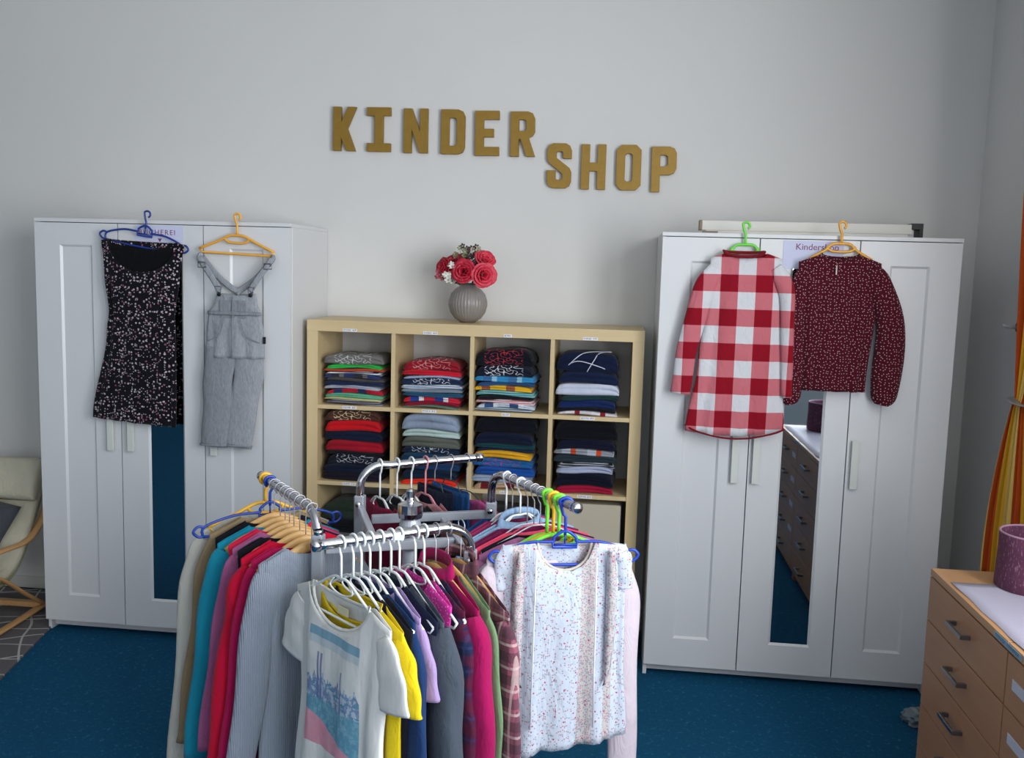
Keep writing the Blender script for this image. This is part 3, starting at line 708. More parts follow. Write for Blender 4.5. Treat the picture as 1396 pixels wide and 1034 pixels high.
def garment(name, root, mat, kind='tee', w_=.2, L=.58, seed=1, sl=None, z0=-.098, slope=.28, neck=(.07, .06, .012), T=.022, folds=.006, collar=None, prof=None, band=None, hem=0, sT=.017, sw=.05, nf=5, sag=0, flare=0, **kw):
    prof = prof or [(0, w_), (.22, w_*.96), (.5, w_*.93), (1, w_*1.02)]
    o = solid(link_mesh('body', body(prof, L, z0, slope, neck, T, seed, folds, hem=hem, nf=nf, **kw), mat, root))
    zs = z0 - slope*w_
    if kind == 'tee':
        for s_ in (-1, 1):
            bmS = sleeve([(s_*(w_-.036), 0, zs-.028), (s_*(w_-.012), 0, zs-.075), (s_*(w_+.006), 0, zs-.13), (s_*(w_+.016), 0, zs-.19)], [.035, .050, .054, .056], sT, seed+s_, .10)
            solid(link_mesh('sleeve', bmS, mat, root))
    elif kind == 'long':
        ln = sl or L-.02
        for s_ in (-1, 1):
            k2 = 1 if s_ > 0 else .96
            bmS = sleeve([(s_*(w_-.036), 0, zs-.028), (s_*(w_-.016), 0, zs-.085), (s_*(w_+.004), 0, zs-.22), (s_*(w_+.012+flare*.6), 0, -ln*.75*k2), (s_*(w_+.022+flare), 0, -ln*k2)], [sw*.70, sw*.98, sw*.98, sw*.90, sw*.78], sT, seed+s_*3, .14)
            solid(link_mesh('sleeve', bmS, mat, root))
    if band: neckband(band, root, z0, slope, neck, .010)
    if collar:
        tubeo('collar', collar, root, catmull([(-.072, 0, z0-.014), (-.05, -.026, z0-.028), (0, -.034, z0-.045), (.05, -.026, z0-.028), (.072, 0, z0-.014), (.045, .024, z0+.012), (0, .03, z0+.018), (-.045, .024, z0+.012)], 4, cyc=True), 1.0, flat=(.006, .020), cyc=True, up=(0, 0, 1), seg=10) if False else \
            solid(link_mesh('collar', collar_mesh(z0), collar, root), .002)
    return o
def collar_mesh(z0):
    bm = bmesh.new(); n = 28; rows = []
    for (sc, dz) in ((1.0, -.006), (1.02, .012), (1.08, .017), (1.24, -.006), (1.28, -.018)):
        row = []
        for k in range(n):
            a = 2*PI*k/n; x = .064*math.cos(a)*sc; y = .016*math.sin(a)*sc*1.1
            z = z0 - .022 + (.016 if y > 0 else -.020)*abs(math.sin(a)) + dz
            row.append(bm.verts.new((x, y, z)))
        rows.append(row)
    for j in range(4):
        for k in range(n): bm.faces.new((rows[j][k], rows[j][(k+1) % n], rows[j+1][(k+1) % n], rows[j+1][k]))
    return bm

# ------------------------------------------------------------------ clothes hung on the wardrobes
def wh(name, x, z, y=-.014, rz=0):
    return empty(name, (x, y, z), rz)
# black floral dress on blue hanger
hz0 = 1.905
h = wh('clothes_hanger', .54, 1.908, -.024); h.rotation_euler = (0, .15, 0)
hanger('arc', '#1c3a8c', h, .175, .060, .014)
tag(h, 'blue plastic hanger hooked over the left wardrobe door, holding the black floral dress', 'hanger')
g = wh('dress', .527, 1.905, -.034); g.rotation_euler = (0, .035, 0); tag(g, 'sleeveless black dress with tiny pale flowers, hung on the left wardrobe', 'dress')
FL = fabric('#0c0c14', 'floral', '#b4a6b0', '#7a4c60')
garment('dress', g, FL, 'none', w_=.186, L=.905, z0=-.080, slope=.20, neck=(.150, .135, .004), T=.020, folds=.006, seed=3, nf=7, skew=0,
        prof=[(0, .188, 0), (.10, .176, 0), (.18, .170, 0), (.40, .150, .002), (.5, .158, 0), (1, .194, -.028)], hemtilt=.008)
lin_ = solid(link_mesh('lining', body([(0, .165, 0), (1, .15, 0)], .36, -.100, .20, (.145, .016, .008), .006, 5, .001, nv=8), fabric('#07070c'), g))
tubeo('waist_seam', FL, g, [(-.140+.0187*i, -.018-.010*math.sin(i*PI/15), -.44+.002*math.sin(i*2)) for i in range(16)], .003, seg=6)
# grey overalls on yellow hanger
YEL = '#eba93a'
h = wh('clothes_hanger', .944, 1.905, -.024); h.rotation_euler = (0, .03, 0); hanger('loop', YEL, h, .165, .078, .014)
tag(h, 'yellow plastic hanger hooked over the left wardrobe, holding the grey dungarees', 'hanger')
g = wh('dungarees', .944, 1.905, -.038); tag(g, 'grey denim dungarees with metal buckles, hung on the left wardrobe', 'dungarees')
DN = fabric('#9a9da4', 'denim'); DN2 = fabric('#888b92', 'denim'); MET = plain('buckle_metal', '#8a8a90', .3, 1); BLK = plain('black_button', '#26262c', .4, .6)
solid(link_mesh('bib', body([(0, .085, -.002), (.4, .092, -.002), (1, .118, -.004)], .415, -.322, .0, (.083, .010, .004), .012, 4, .002, nv=14), DN, g), .002)
solid(link_mesh('hip_panel', body([(0, .116, -.006), (.5, .127, -.008), (1, .132, -.008)], .60, -.405, 0, (.11, .003, .003), .018, 9, .004, nv=14), DN, g), .002)
for s_, xe, tw in ((-1, -.115, .05), (1, .035, .055)):
    bmL = sleeve([(s_*.060-.008, .002*s_, -.56), (s_*.066-.016, .004*s_, -.68), (s_*.058-.035, .004*s_, -.85), (s_*.055-.052, .004*s_, -.990)], [.068, .066, .062, .060], .018, 14+s_, .06)
    solid(link_mesh('leg', bmL, DN if s_ > 0 else DN2, g), .002)
    tubeo('leg_hem', DN2, g, [(s_*.055-.052+.061*math.cos(a*PI/8), .004*s_+.019*math.sin(a*PI/8), -.985) for a in range(16)], .004, cyc=True, seg=6)
for s_, xt in ((-1, -.158), (1, .158)):
    sh = -.178
    tubeo('strap', DN, g, catmull([(s_*.066, -.018, -.315), (s_*.10, -.016, -.26), (xt, -.010, sh), (xt-.004*s_, .004, sh+.012), (xt-.006*s_, .012, sh), (s_*.08, .012, -.26), (-s_*.01, .012, -.325)], 4), 1., flat=(.0015, .013), up=(0, 1, 0), seg=8)
    tubeo('buckle', MET, g, [(xt-.012*s_+dx, -.018, sh-.028+dz) for dx, dz in ((-.016, -.010), (.016, -.010), (.016, .012), (-.016, .012))], .0028, cyc=True, seg=6)
    tubeo('clasp', MET, g, [(s_*.072+dx, -.022, -.305+dz) for dx, dz in ((-.016, .010), (.016, .010), (.010, -.014), (0, -.020), (-.010, -.014))], .002, cyc=True, seg=6)
    bmB = bmesh.new(); lathe(bmB, [(.009, 0), (.010, .002), (.007, .005)], 14); bmB.transform(Matrix.Translation((s_*.070, -.018, -.328)) @ Matrix.Rotation(PI/2, 4, 'X')); link_mesh('button', bmB, BLK, g)
boxo('bib_pocket', DN2, g, (-.066, .05, -.022, -.018, -.43, -.352), bev=.0015)
tubeo('centre_seam', DN2, g, [(-.006, -.026, -.335), (-.006, -.030, -.41), (-.008, -.032, -.50), (-.010, -.031, -.60)], .0022, seg=6)
tubeo('waistband', DN2, g, [(-.12+.0156*i, -.022-.001*i*(15-i)/8, -.408) for i in range(16)], .006, flat=(.002, .008), up=(0, 1, 0), seg=8)
for s_ in (-1, 1):
    tubeo('pocket_edge', DN2, g, catmull([(s_*.035-.006, -.034, -.43), (s_*.06-.006, -.032, -.50), (s_*.115-.006, -.020, -.53)], 4), .002, seg=6)
boxo('side_tab', BLK, g, (.123, .133, -.014, -.006, -.535, -.505), bev=.001)

# red checked dress on green hanger
h = wh('clothes_hanger', 3.062, 1.915, -.024); hanger('loop', '#6fd84a', h, .115, .075, .014)
tag(h, 'bright green plastic hanger hooked over the right wardrobe, inside the checked dress', 'hanger')
g = wh('checked_dress', 3.056, 1.905, -.048); tag(g, 'red and white checked long-sleeved dress hung on the right wardrobe', 'dress')
GI = fabric('#8a0c20', 'gingham', '#cfcfd4')
garment('cd', g, GI, 'none', w_=.135, L=.815, z0=-.072, slope=.34, neck=(.078, .022, .004), T=.026, folds=.005, seed=12, nf=6,
        prof=[(0, .140, .012), (.22, .142, .012), (.6, .165, .006), (1, .195, -.002)], hem=.018, hemtilt=-.008)
neckband(fabric('#7c1020'), g, -.068, .34, (.078, .022, .004), .014, .010)
solid(link_mesh('sleeve', sleeve([(-.104, -.006, -.160), (-.146, -.008, -.235), (-.188, -.008, -.40), (-.212, -.006, -.55), (-.222, -.004, -.672)], [.030, .042, .042, .040, .040], .018, 5, .07), GI, g))
solid(link_mesh('sleeve', sleeve([(.124, -.004, -.155), (.156, -.010, -.205), (.180, -.016, -.30), (.188, -.018, -.50), (.196, -.018, -.668)], [.024, .034, .028, .024, .020], .020, 6, .10), GI, g))
tubeo('hem_edge', fabric('#7c1020'), g, catmull([(-.198, -.004, -.800), (-.15, -.026, -.822), (-.05, -.032, -.842), (.05, -.032, -.840), (.15, -.022, -.818), (.196, -.004, -.802)], 5), .004, seg=6)

# burgundy dotted blouse on yellow hanger
h = wh('clothes_hanger', 3.434, 1.925, -.024); h.rotation_euler = (0, 0, 0); hanger('loop', YEL, h, .12, .072, .014)
tag(h, 'yellow plastic hanger hooked over the right wardrobe, inside the burgundy blouse', 'hanger')
g = wh('blouse', 3.43, 1.905, -.042); tag(g, 'burgundy blouse with tiny white dots and puffed sleeves, hung on the right wardrobe', 'blouse')
DT = fabric('#4e0c1d', 'dots', '#d8b8bc')
garment('bl', g, DT, 'none', w_=.155, L=.638, z0=-.070, slope=.36, neck=(.072, .022, .014), T=.024, folds=.007, seed=21, nf=7,
        prof=[(0, .158, 0), (.25, .150, 0), (1, .132, -.004)])
neckband(DT, g, -.070, .36, (.072, .022, .014), .012, .005)
solid(link_mesh('sleeve', sleeve([(.112, -.002, -.158), (.152, -.004, -.205), (.198, -.006, -.34), (.210, -.006, -.53), (.200, -.004, -.650), (.195, -.004, -.685)], [.032, .046, .052, .058, .050, .026], .030, 5, .10), DT, g))
solid(link_mesh('sleeve', sleeve([(-.112, 0, -.158), (-.142, .002, -.205), (-.156, .004, -.36), (-.160, .006, -.54), (-.160, .004, -.660), (-.152, .002, -.695)], [.030, .038, .040, .046, .042, .024], .026, 7, .10), DT, g))
boxo('keyhole', plain('keyhole_gap', '#c8bcb8', .8), g, (-.022, -.0165, -.034, -.030, -.175, -.138), bev=.001)
bmB = bmesh.new(); bmesh.ops.create_uvsphere(bmB, u_segments=10, v_segments=8, radius=.0035); bmB.transform(Matrix.Translation((-.019, -.037, -.132))); link_mesh('button', bmB, plain('brass_button', '#a07040', .4, .5), g)

# ------------------------------------------------------------------ the garment rack
GREYM = plain('rack_grey_paint', '#a4aab4', .35, .3)
rack = empty('garment_rack', (1.995, -1.275, 0)); tag(rack, 'four-armed grey and chrome garment rack loaded with clothes in the foreground', 'clothes rack')
RX, RY = 1.995, -1.275
def rp(p): return (p[0]-RX, p[1]-RY, p[2])
SOCK = {'A': (1.794, -1.500, 1.0), 'B': (1.781, -1.050, 1.0), 'C': (2.200, -1.040, 1.0), 'D': (2.210, -1.505, .985)}
TIP = {'A': (1.489, -1.123, 1.05), 'B': (2.124, -.829, 1.085), 'C': (2.481, -1.446, 1.09), 'D': (1.883, -1.77, 1.045)}
for k_ in 'ABCD':
    s_ = Vector(SOCK[k_]); t_ = Vector(TIP[k_]); dh = (t_-s_); dh.z = 0; dd = dh.normalized()
    top = t_.z
    start = Vector((s_.x, s_.y, top if k_ != 'B' else top-.005))
    path = [s_ + Vector((0, 0, -.12)), s_ + Vector((0, 0, -.01)), Vector((s_.x, s_.y, top-.050))+dd*.004, Vector((s_.x, s_.y, top-.020))+dd*.024, Vector((s_.x, s_.y, top-.003))+dd*.062, start+dd*.11, start.lerp(t_, .6), t_]
    tubeo('arm', CHROME, rack, [rp(p) for p in catmull(path, 6)], .0130, seg=16)
    bmC = bmesh.new(); tube(bmC, [rp(t_-dd*.004), rp(t_+dd*.012), rp(t_+dd*.016)], [.0155, .0155, .011], seg=16); link_mesh('end_cap', bmC, CHROME, rack)
    boxo('socket', GREYM, rack, (s_.x-RX-.016, s_.x-RX+.016, s_.y-RY-.016, s_.y-RY+.016, .62, s_.z-.01), bev=.004)
    bmK = bmesh.new(); tube(bmK, [rp((s_.x, s_.y-.016, s_.z-.035)), rp((s_.x, s_.y-.028, s_.z-.035))], .009, seg=12); link_mesh('clamp_screw', bmK, CHROME, rack)
def beam(name, a, b, hw, hh, mat, parent):
    a = Vector(a); b = Vector(b); d = (b-a).normalized(); s_ = d.cross(Vector((0, 0, 1))).normalized()
    bm = bmesh.new(); V = [bm.verts.new(p+s_*i*hw+Vector((0, 0, j*hh))) for p in (a, b) for i, j in ((-1, -1), (1, -1), (1, 1), (-1, 1))]
    for q in range(4): bm.faces.new((V[q], V[(q+1) % 4], V[4+(q+1) % 4], V[4+q]))
    bm.faces.new(V[3::-1]); bm.faces.new(V[4:]); bmesh.ops.recalc_face_normals(bm, faces=bm.faces)
    bmesh.ops.bevel(bm, geom=list(bm.edges), offset=.002, segments=2, affect='EDGES')
    return link_mesh(name, bm, mat, parent, False)
dirs = {'A': (.90, .36), 'D': (-.36, .90), 'B': (.36, -.90), 'C': (-.90, -.36)}
for k_, dv in dirs.items():
    s_ = Vector(SOCK[k_]); e_ = s_ + Vector((dv[0], dv[1], 0))*.385
    for zz in (.950, .66):
        beam('frame_bar', rp((s_.x+dv[0]*.02, s_.y+dv[1]*.02, zz)), rp((e_.x, e_.y, zz)), .010, .0125, GREYM, rack)
bmP = bmesh.new(); tube(bmP, [(0, 0, .06), (0, 0, .985)], .022, seg=20); link_mesh('post', bmP, GREYM, rack)
link_mesh('hub', lathe(bmesh.new(), [(.030, .90), (.032, .905), (.032, .97), (.026, .985)], 24), GREYM, rack, False)
link_mesh('post_cap', lathe(bmesh.new(), [(.024, .985), (.034, .99), (.037, 1.005), (.036, 1.030), (.014, 1.038), (.011, 1.045), (.013, 1.050), (.013, 1.068), (.009, 1.074)], 24), CHROME, rack, False)
for q in range(4):
    a = PI/4+q*PI/2; e_ = Vector((math.cos(a)*.42, math.sin(a)*.42, .075))
    beam('base_leg', (0, 0, .075), e_, .018, .014, GREYM, rack)
    bmW = bmesh.new(); tube(bmW, [e_+Vector((-.008, 0, -.045)), e_+Vector((.008, 0, -.045))], .028, seg=16); tube(bmW, [e_, e_+Vector((0, 0, -.03))], .008); link_mesh('castor', bmW, plain('castor_black', '#1c1c20', .5), rack)
# little size plates on the front arm
boxo('size_plate', LABELP, rack, (2.03-RX, 2.065-RX, -1.661-RY, -1.658-RY, 1.036, 1.050), bev=.0005).rotation_euler = (0, 0, 0)

def along(k_, t, dz=0):
    s_ = Vector(SOCK[k_]); t_ = Vector(TIP[k_]); p = s_.lerp(t_, t); p.z = t_.z+dz; return p
RODR = .0130
rack_n = [0]
def hang(arm, t, yaw, hk, hc, hw, label, gname, gcat, gm, hlabel, hr=.0165, **kw):
    """hanger and garment at fraction t of an arm. yaw = direction (deg) of the local +x axis"""
    p = along(arm, t, RODR-hr+.003)
    rz = math.radians(yaw); rack_n[0] += 1
    h_ = empty('clothes_hanger', p, rz); hanger(hk, hc, h_, hw, kw.pop('hz', .09), hr); tag(h_, hlabel, 'hanger', 'hangers on the garment rack')
    if gname:
        g_ = empty(gname, p, rz); tag(g_, label, gcat, 'clothes on the garment rack')
        garment(gname, g_, gm, seed=rack_n[0]*7, **kw)
        return h_, g_
    return h_, None
F = fabric
# front arm (D): from the near-left end to the socket; local +x points right and towards the camera
W1 = '#d8dcdc'
tee = F('#d3d4d2')
# printed white tee: own material with the painted picture on its chest
def print_mat():
    t = NT('white_tee_print'); v = t.coord(); x, y, z = t.sep(v)[:3]
    U = t.math('MULTIPLY_ADD', x, 1/.215, .50); V = t.math('MULTIPLY_ADD', z, 1/.30, .530/.30)   # print from z=-.53 to -.23
    wob = t.noise(v, 14, 3).outputs[0]; fine = t.noise(t.scale(v, (1, .1, .5)), 90, 4, .7).outputs[0]
    Vw = t.math('ADD', V, t.math('MULTIPLY_ADD', wob, .10, -.05))
    # soft sky, upper band, town skyline, water, beach
    col = t.mix(t.math('MULTIPLY', fine, .5), lin('#d6d6d2'), lin('#b9c3ca'))
    band = t.math('MULTIPLY', t.math('GREATER_THAN', V, .925), 1.)
    col = t.mix(t.math('MULTIPLY', band, .9), col, lin('#6f9cb4'))
    halo = t.math('MULTIPLY', t.math('GREATER_THAN', V, .86), .35); col = t.mix(halo, col, lin('#7fa6bb'))
    sky = t.noise(t.scale(v, (1, 0, 0)), 60, 2).outputs[0]
    top = t.math('MULTIPLY_ADD', sky, .34, .42)
    town = t.math('LESS_THAN', V, top)
    tc = t.mix(t.math('GREATER_THAN', fine, .5), lin('#5b78a6'), lin('#a4b8cc'))
    tc = t.mix(t.math('GREATER_THAN', t.noise(t.scale(v, (1, 0, 2.5)), 45, 3).outputs[0], .55), tc, lin('#2f7ea0'))
    col = t.mix(t.math('MULTIPLY', town, .85), col, tc)
    for cx_, hw_ in ((.20, .022), (.27, .02), (.70, .018)):
        sp = t.math('MULTIPLY', t.math('LESS_THAN', t.math('ABSOLUTE', t.math('SUBTRACT', U, cx_)), hw_), t.math('LESS_THAN', V, .80 if cx_ < .5 else .74))
        sp = t.math('MULTIPLY', sp, t.math('GREATER_THAN', V, .4)); col = t.mix(t.math('MULTIPLY', sp, .8), col, lin('#6a6ea0'))
    water = t.math('LESS_THAN', Vw, .40); col = t.mix(t.math('MULTIPLY', water, .8), col, t.mix(fine, lin('#2a7896'), lin('#7fb4c4')))
    beach = t.math('LESS_THAN', t.math('ADD', Vw, t.math('MULTIPLY', U, .25)), .30)
    col = t.mix(t.math('MULTIPLY', beach, .9), col, t.mix(wob, lin('#c8647c'), lin('#e2b0bc')))
    ins = t.math('MULTIPLY', t.math('LESS_THAN', t.math('ABSOLUTE', t.math('SUBTRACT', U, .5)), .5), t.math('MULTIPLY', t.math('GREATER_THAN', V, 0.), t.math('LESS_THAN', V, 1.)))
    ins = t.math('MULTIPLY', ins, t.math('LESS_THAN', y, .012))
    big = t.noise(v, 9, 3).outputs[0]
    t.base(t.mix(ins, t.mix(big, lin('#d0d1ce'), lin('#dcdcda')), col)); t.b.inputs['Roughness'].default_value = .9
    t.b.inputs['Specular IOR Level'].default_value = .15
    t.bump(t.noise(v, 350, 2).outputs[0], .25, .0008)
    wr = t.noise(t.scale(v, (1, 1, .4)), 20, 3, .5); b2 = t.t.nodes.new('ShaderNodeBump'); b2.inputs['Strength'].default_value = .5; b2.inputs['Distance'].default_value = .012
    t.l(wr.outputs[0], b2.inputs['Height']); t.l(b2.outputs[0], t.b.inputs['Normal'].links[0].from_node.inputs['Normal']); return t.m
PRINT = print_mat()
p = along('D', .86, 0)
yD = math.degrees(math.atan2(-.77, .64))
hh, gg = hang('D', .86, -40, 'thin', W1, .20, 'white short-sleeved T-shirt with a painted blue and pink seaside print, nearest on the rack', 't_shirt', 't-shirt', PRINT,
     'white plastic hanger at the near left end of the front arm, holding the printed T-shirt', kind='tee', w_=.205, L=.66, slope=.40, z0=-.078, neck=(.125, .085, .020), T=.026, folds=.007, band=F('#dadbd8'), sT=.012, nf=4,
     prof=[(0, .205), (.25, .19), (.55, .178), (1, .205)])
boxo('neck_tag', plain('tag_cloth', '#cfc9a6', .8), gg, (-.026, .022, .006, .0075, -.185, -.165), bev=.0004)
lst = [  # t, colour/fabric, kind, w, L, label, name, cat, slope
 (.785, F('#e0c41a'), 'tee', .212, .66, 'bright yellow T-shirt behind the printed white T-shirt', 't_shirt', 't-shirt', dict(neck=(.125, .07, .012), band=F('#d8ba18'))),
 (.735, F('#12141f'), 'none', .215, .90, 'black top seen inside the neckline of the yellow T-shirt', 'top', 'top', dict(neck=(.10, .05, .01))),
 (.68, F('#1a3560'), 'long', .190, .80, 'royal navy long-sleeved top behind the yellow T-shirt', 'sweater', 'sweater', {}),
 (.615, F('#a78fc0'), 'tee', .180, .62, 'lilac top squeezed between two navy tops', 'top', 'top', {}),
 (.545, F('#141c36'), 'none', .20, .82, 'dark navy dress without sleeves on the front arm', 'dress', 'dress', {}),
 (.49, F('#454d58'), 'long', .205, .74, 'charcoal grey sweatshirt with long sleeves on the front arm', 'sweater', 'sweater', dict(sT=.034, sw=.060)),
 (.385, F('#d83aa0', 'dots', '#f0a0d0'), 'none', .165, .60, 'hot pink patterned top behind the charcoal sweatshirt', 'top', 'top', {}),
 (.325, F('#1c2240', 'plaid', '#5a1630', '#2c3660'), 'long', .185, .64, 'navy and dark red plaid shirt on the front arm', 'shirt', 'shirt', dict(sT=.022)),
 (.245, F('#9c0f52'), 'long', .195, .78, 'magenta high-necked sweater on a wooden hanger', 'sweater', 'sweater', dict(sT=.036, sw=.060, collar=F('#9c0f52'))),
 (.16, F('#6f8a66'), 'long', .200, .70, 'sage green long-sleeved top beside the magenta sweater', 'sweater', 'sweater', dict(sT=.014)),
 (.07, F('#8a5060', 'plaid', '#3a2a32', '#c8b4b0'), 'long', .225, .80, 'burgundy and cream plaid shirt on the front arm next to the flowered blouse', 'shirt', 'shirt', dict(sT=.022, collar=F('#8a5060', 'plaid', '#3a2a32', '#c8b4b0'))),
]
hl = ['white hanger holding the yellow T-shirt', 'white hanger holding the black top', 'white hanger holding the royal navy top', 'white hanger holding the lilac top', 'white hanger holding the dark navy dress', 'white hanger holding the charcoal sweatshirt', 'white hanger holding the hot pink top', 'white hanger holding the navy plaid shirt',
      'wooden hanger with wire hook holding the magenta sweater', 'wooden hanger with wire hook holding the sage green top', 'wooden hanger at the bend of the front arm holding the burgundy plaid shirt']
for i, (t_, mt, kd, ww, LL, lb, nm, ct, ex) in enumerate(lst):
    ex = dict(ex); ex.setdefault('neck', (.075, .05, .012)); ex.setdefault('sT', .018)
    woodk = i >= 8
    hang('D', t_, -40.6 - i*.75, 'wood' if woodk else 'thin', W1, .178 if woodk else .19, lb, nm, ct, mt, hl[i]+', front arm', kind=kd, w_=ww, L=LL, slope=.44, T=.018, folds=.0065, hz=.10 if woodk else .092, hr=.0165, z0=-.070 if woodk else -.074, **ex)
# left arm (A): from the socket (near) to the tip (far); local +x points left and towards the camera
lst = [
 (.10, F('#8f98a6', 'rib'), 'long', .150, .80, 'grey-blue ribbed long-sleeved top, first on the left arm', 'sweater', 'sweater', dict(sT=.024, sw=.046, neck=(.07, .04, .02))),
 (.20, F('#a01048'), 'long', .155, .80, 'raspberry long-sleeved top behind the ribbed grey top', 'sweater', 'sweater', dict(sT=.018)),
 (.30, F('#c00c34'), 'long', .168, .82, 'bright red long-sleeved top on the left arm', 'sweater', 'sweater', dict(sT=.028, sw=.055)),
 (.40, F('#14131d'), 'none', .160, .78, 'black top between the red and the mauve garments', 'top', 'top', {}),
 (.48, F('#a05a86'), 'long', .165, .74, 'mauve long-sleeved top on the left arm', 'sweater', 'sweater', dict(sT=.012)),
 (.56, F('#d2244a'), 'none', .165, .60, 'coral red top between the mauve and the turquoise garments', 'top', 'top', {}),
 (.65, F('#1687a2'), 'long', .182, .80, 'turquoise long-sleeved top on the left arm', 'sweater', 'sweater', dict(sT=.028, sw=.052)),
 (.76, F('#15151c'), 'none', .175, .66, 'black top behind the turquoise top', 'top', 'top', {}),
 (.85, F('#8c7a5e'), 'long', .182, .80, 'beige brown top behind the turquoise top', 'sweater', 'sweater', dict(sT=.012)),
 (.94, F('#bab8b0'), 'long', .200, .95, 'cream grey knitted coat at the far end of the left arm', 'coat', 'coat', dict(sT=.024, sw=.055)),
]
AW = [.135, .138, .145, .145, .150, .150, .160, .158, .20, .17]
for i, (t_, mt, kd, ww, LL, lb, nm, ct, ex) in enumerate(lst):
    ex = dict(ex); ex.setdefault('neck', (.08, .05, .012)); ex.setdefault('sT', .018)
    kind_h, colr = ('wood', '') if i < 8 else (('arc', '#1c3c96') if i == 8 else ('loop', '#e8b030'))
    hang('A', t_, 180+40+(i % 3)*1.5-i*.8, kind_h, colr, AW[i], lb, nm, ct, mt,
         (('wooden hanger' if i != 7 else 'farthest wooden hanger') if i < 8 else 'blue plastic hanger' if i == 8 else 'yellow plastic hanger')+' on the left arm, holding the '+lb.split(',')[0].split(' on ')[0].split(' behind')[0].split(' between')[0].split(' at ')[0],
         kind=kd, w_=ww, L=LL, flare=.042, slope=.46, T=.018, folds=.0065, hz=.095 if i < 8 else .075, z0=-.066 if i < 8 else -.060, **ex)
# right arm (C): the nearest garment is the flowered blouse; local +x points right and away
SPR = F('#bcc4d2', 'sprig', '#a98595', '#8b97a4')
h_, g_ = hang('C', .90, 14, 'arc', '#1c3fa8', .178, 'white blouse with tiny flowers and pleated bands, nearest on the right arm', 'blouse', 'blouse', SPR,
     'blue plastic hanger at the end of the right arm, holding the flowered blouse', kind='none', w_=.165, L=.685, slope=.10, z0=-.096, neck=(.075, .078, .016), T=.026, folds=.009, hz=.085, hr=.019, nf=6,
     prof=[(0, .170), (.2, .172), (.6, .176), (1, .190)], hemtilt=-.03, band=F('#c9bfb4'))
for s_ in (-1, 1):
    bmR = bmesh.new(); rows = []
    for j in range(25):
        t = j/24; z = -.122-.38*t; wv = .006*math.sin(j*1.9); wd = .030*math.sin(PI*min(1, .12+t*.88))**.5
        rows.append([bm_v for bm_v in (bmR.verts.new((s_*(.112+.004*t), -.027-.006*t, z)), bmR.verts.new((s_*(.112+wd*.6), -.040+wv, z)), bmR.verts.new((s_*(.114+wd), -.030-wv, z)))])
    for j in range(24):
        for q in range(2): bmR.faces.new((rows[j][q], rows[j][q+1], rows[j+1][q+1], rows[j+1][q]))
    solid(link_mesh('ruffle', bmR, SPR, g_), .001)
    solid(link_mesh('cap_sleeve', sleeve([(s_*.146, 0, -.125), (s_*.160, 0, -.15), (s_*.170, 0, -.20), (s_*.172, 0, -.235)], [.024, .026, .024, .020], .014, 5+s_, .14), SPR, g_))
    tubeo('pleat', F('#dfe2e8'), g_, [(s_*.082, -.034, -.14), (s_*.084, -.038, -.30), (s_*.085, -.042, -.45), (s_*.087, -.044, -.615)], .0022, seg=6)
lst = [
 (.83, F('#cfc2cc'), 'long', .200, .62, 'pale pink long-sleeved top hanging behind the flowered blouse', 'sweater', 'sweater', dict(sT=.022, sl=.92), 'loop', '#77dd3a', 'lime green plastic hanger holding the pale pink top'),
 (.77, F('#b4b6bc'), 'tee', .19, .60, 'light grey T-shirt behind the pale pink top', 't_shirt', 't-shirt', {}, 'loop', '#e8b820', 'yellow plastic hanger holding the light grey T-shirt'),
 (.70, F('#9a6088'), 'long', .20, .60, 'mauve blouse with puffed shoulder on the right arm', 'blouse', 'blouse', dict(sT=.035, sw=.06), 'loop', '#77dd3a', 'lime green plastic hanger holding the mauve blouse'),
 (.62, F('#14141c'), 'none', .18, .55, 'black top on the right arm next to the mauve blouse', 'top', 'top', {}, 'wirehook', '#c8ccd2', 'thin hanger holding the black top'),
 (.55, F('#e04868'), 'none', .19, .55, 'coral pink top on the right arm', 'top', 'top', {}, 'wirehook', '#e4506e', 'coral pink plastic hanger on the right arm'),
 (.47, F('#6a1a44'), 'tee', .19, .60, 'wine red top on the right arm', 'top', 'top', {}, 'wirehook', '#c8ccd2', 'thin hanger holding the wine red top'),
 (.38, F('#8aa6c6', 'denim'), 'long', .21, .60, 'light blue denim shirt on the right arm', 'shirt', 'shirt', dict(sT=.028, sw=.06, collar=F('#8aa6c6', 'denim')), 'thin', '#d8dcdc', 'white hanger holding the light blue denim shirt'),
 (.28, F('#98305c'), 'long', .18, .60, 'dusky pink cardigan on the right arm', 'cardigan', 'cardigan', {}, 'wirehook', '#c8ccd2', 'thin hanger holding the dusky pink cardigan'),
 (.20, F('#16386c'), 'none', .18, .55, 'dark blue top near the bend of the right arm', 'top', 'top', {}, 'thin', '#d8dcdc', 'white hanger near the bend of the right arm'),
]
for i, (t_, mt, kd, ww, LL, lb, nm, ct, ex, hk, hc, hlb) in enumerate(lst):
    ex = dict(ex); ex.setdefault('neck', (.08, .05, .012)); ex.setdefault('sT', .016)
    hang('C', t_, 22+i*3.5, hk, hc, .18, lb, nm, ct, mt, hlb, kind=kd, w_=ww, L=LL, slope=.34, T=.018, folds=.0065, hz=.095+.008*(i % 3), z0=-.088, **ex)
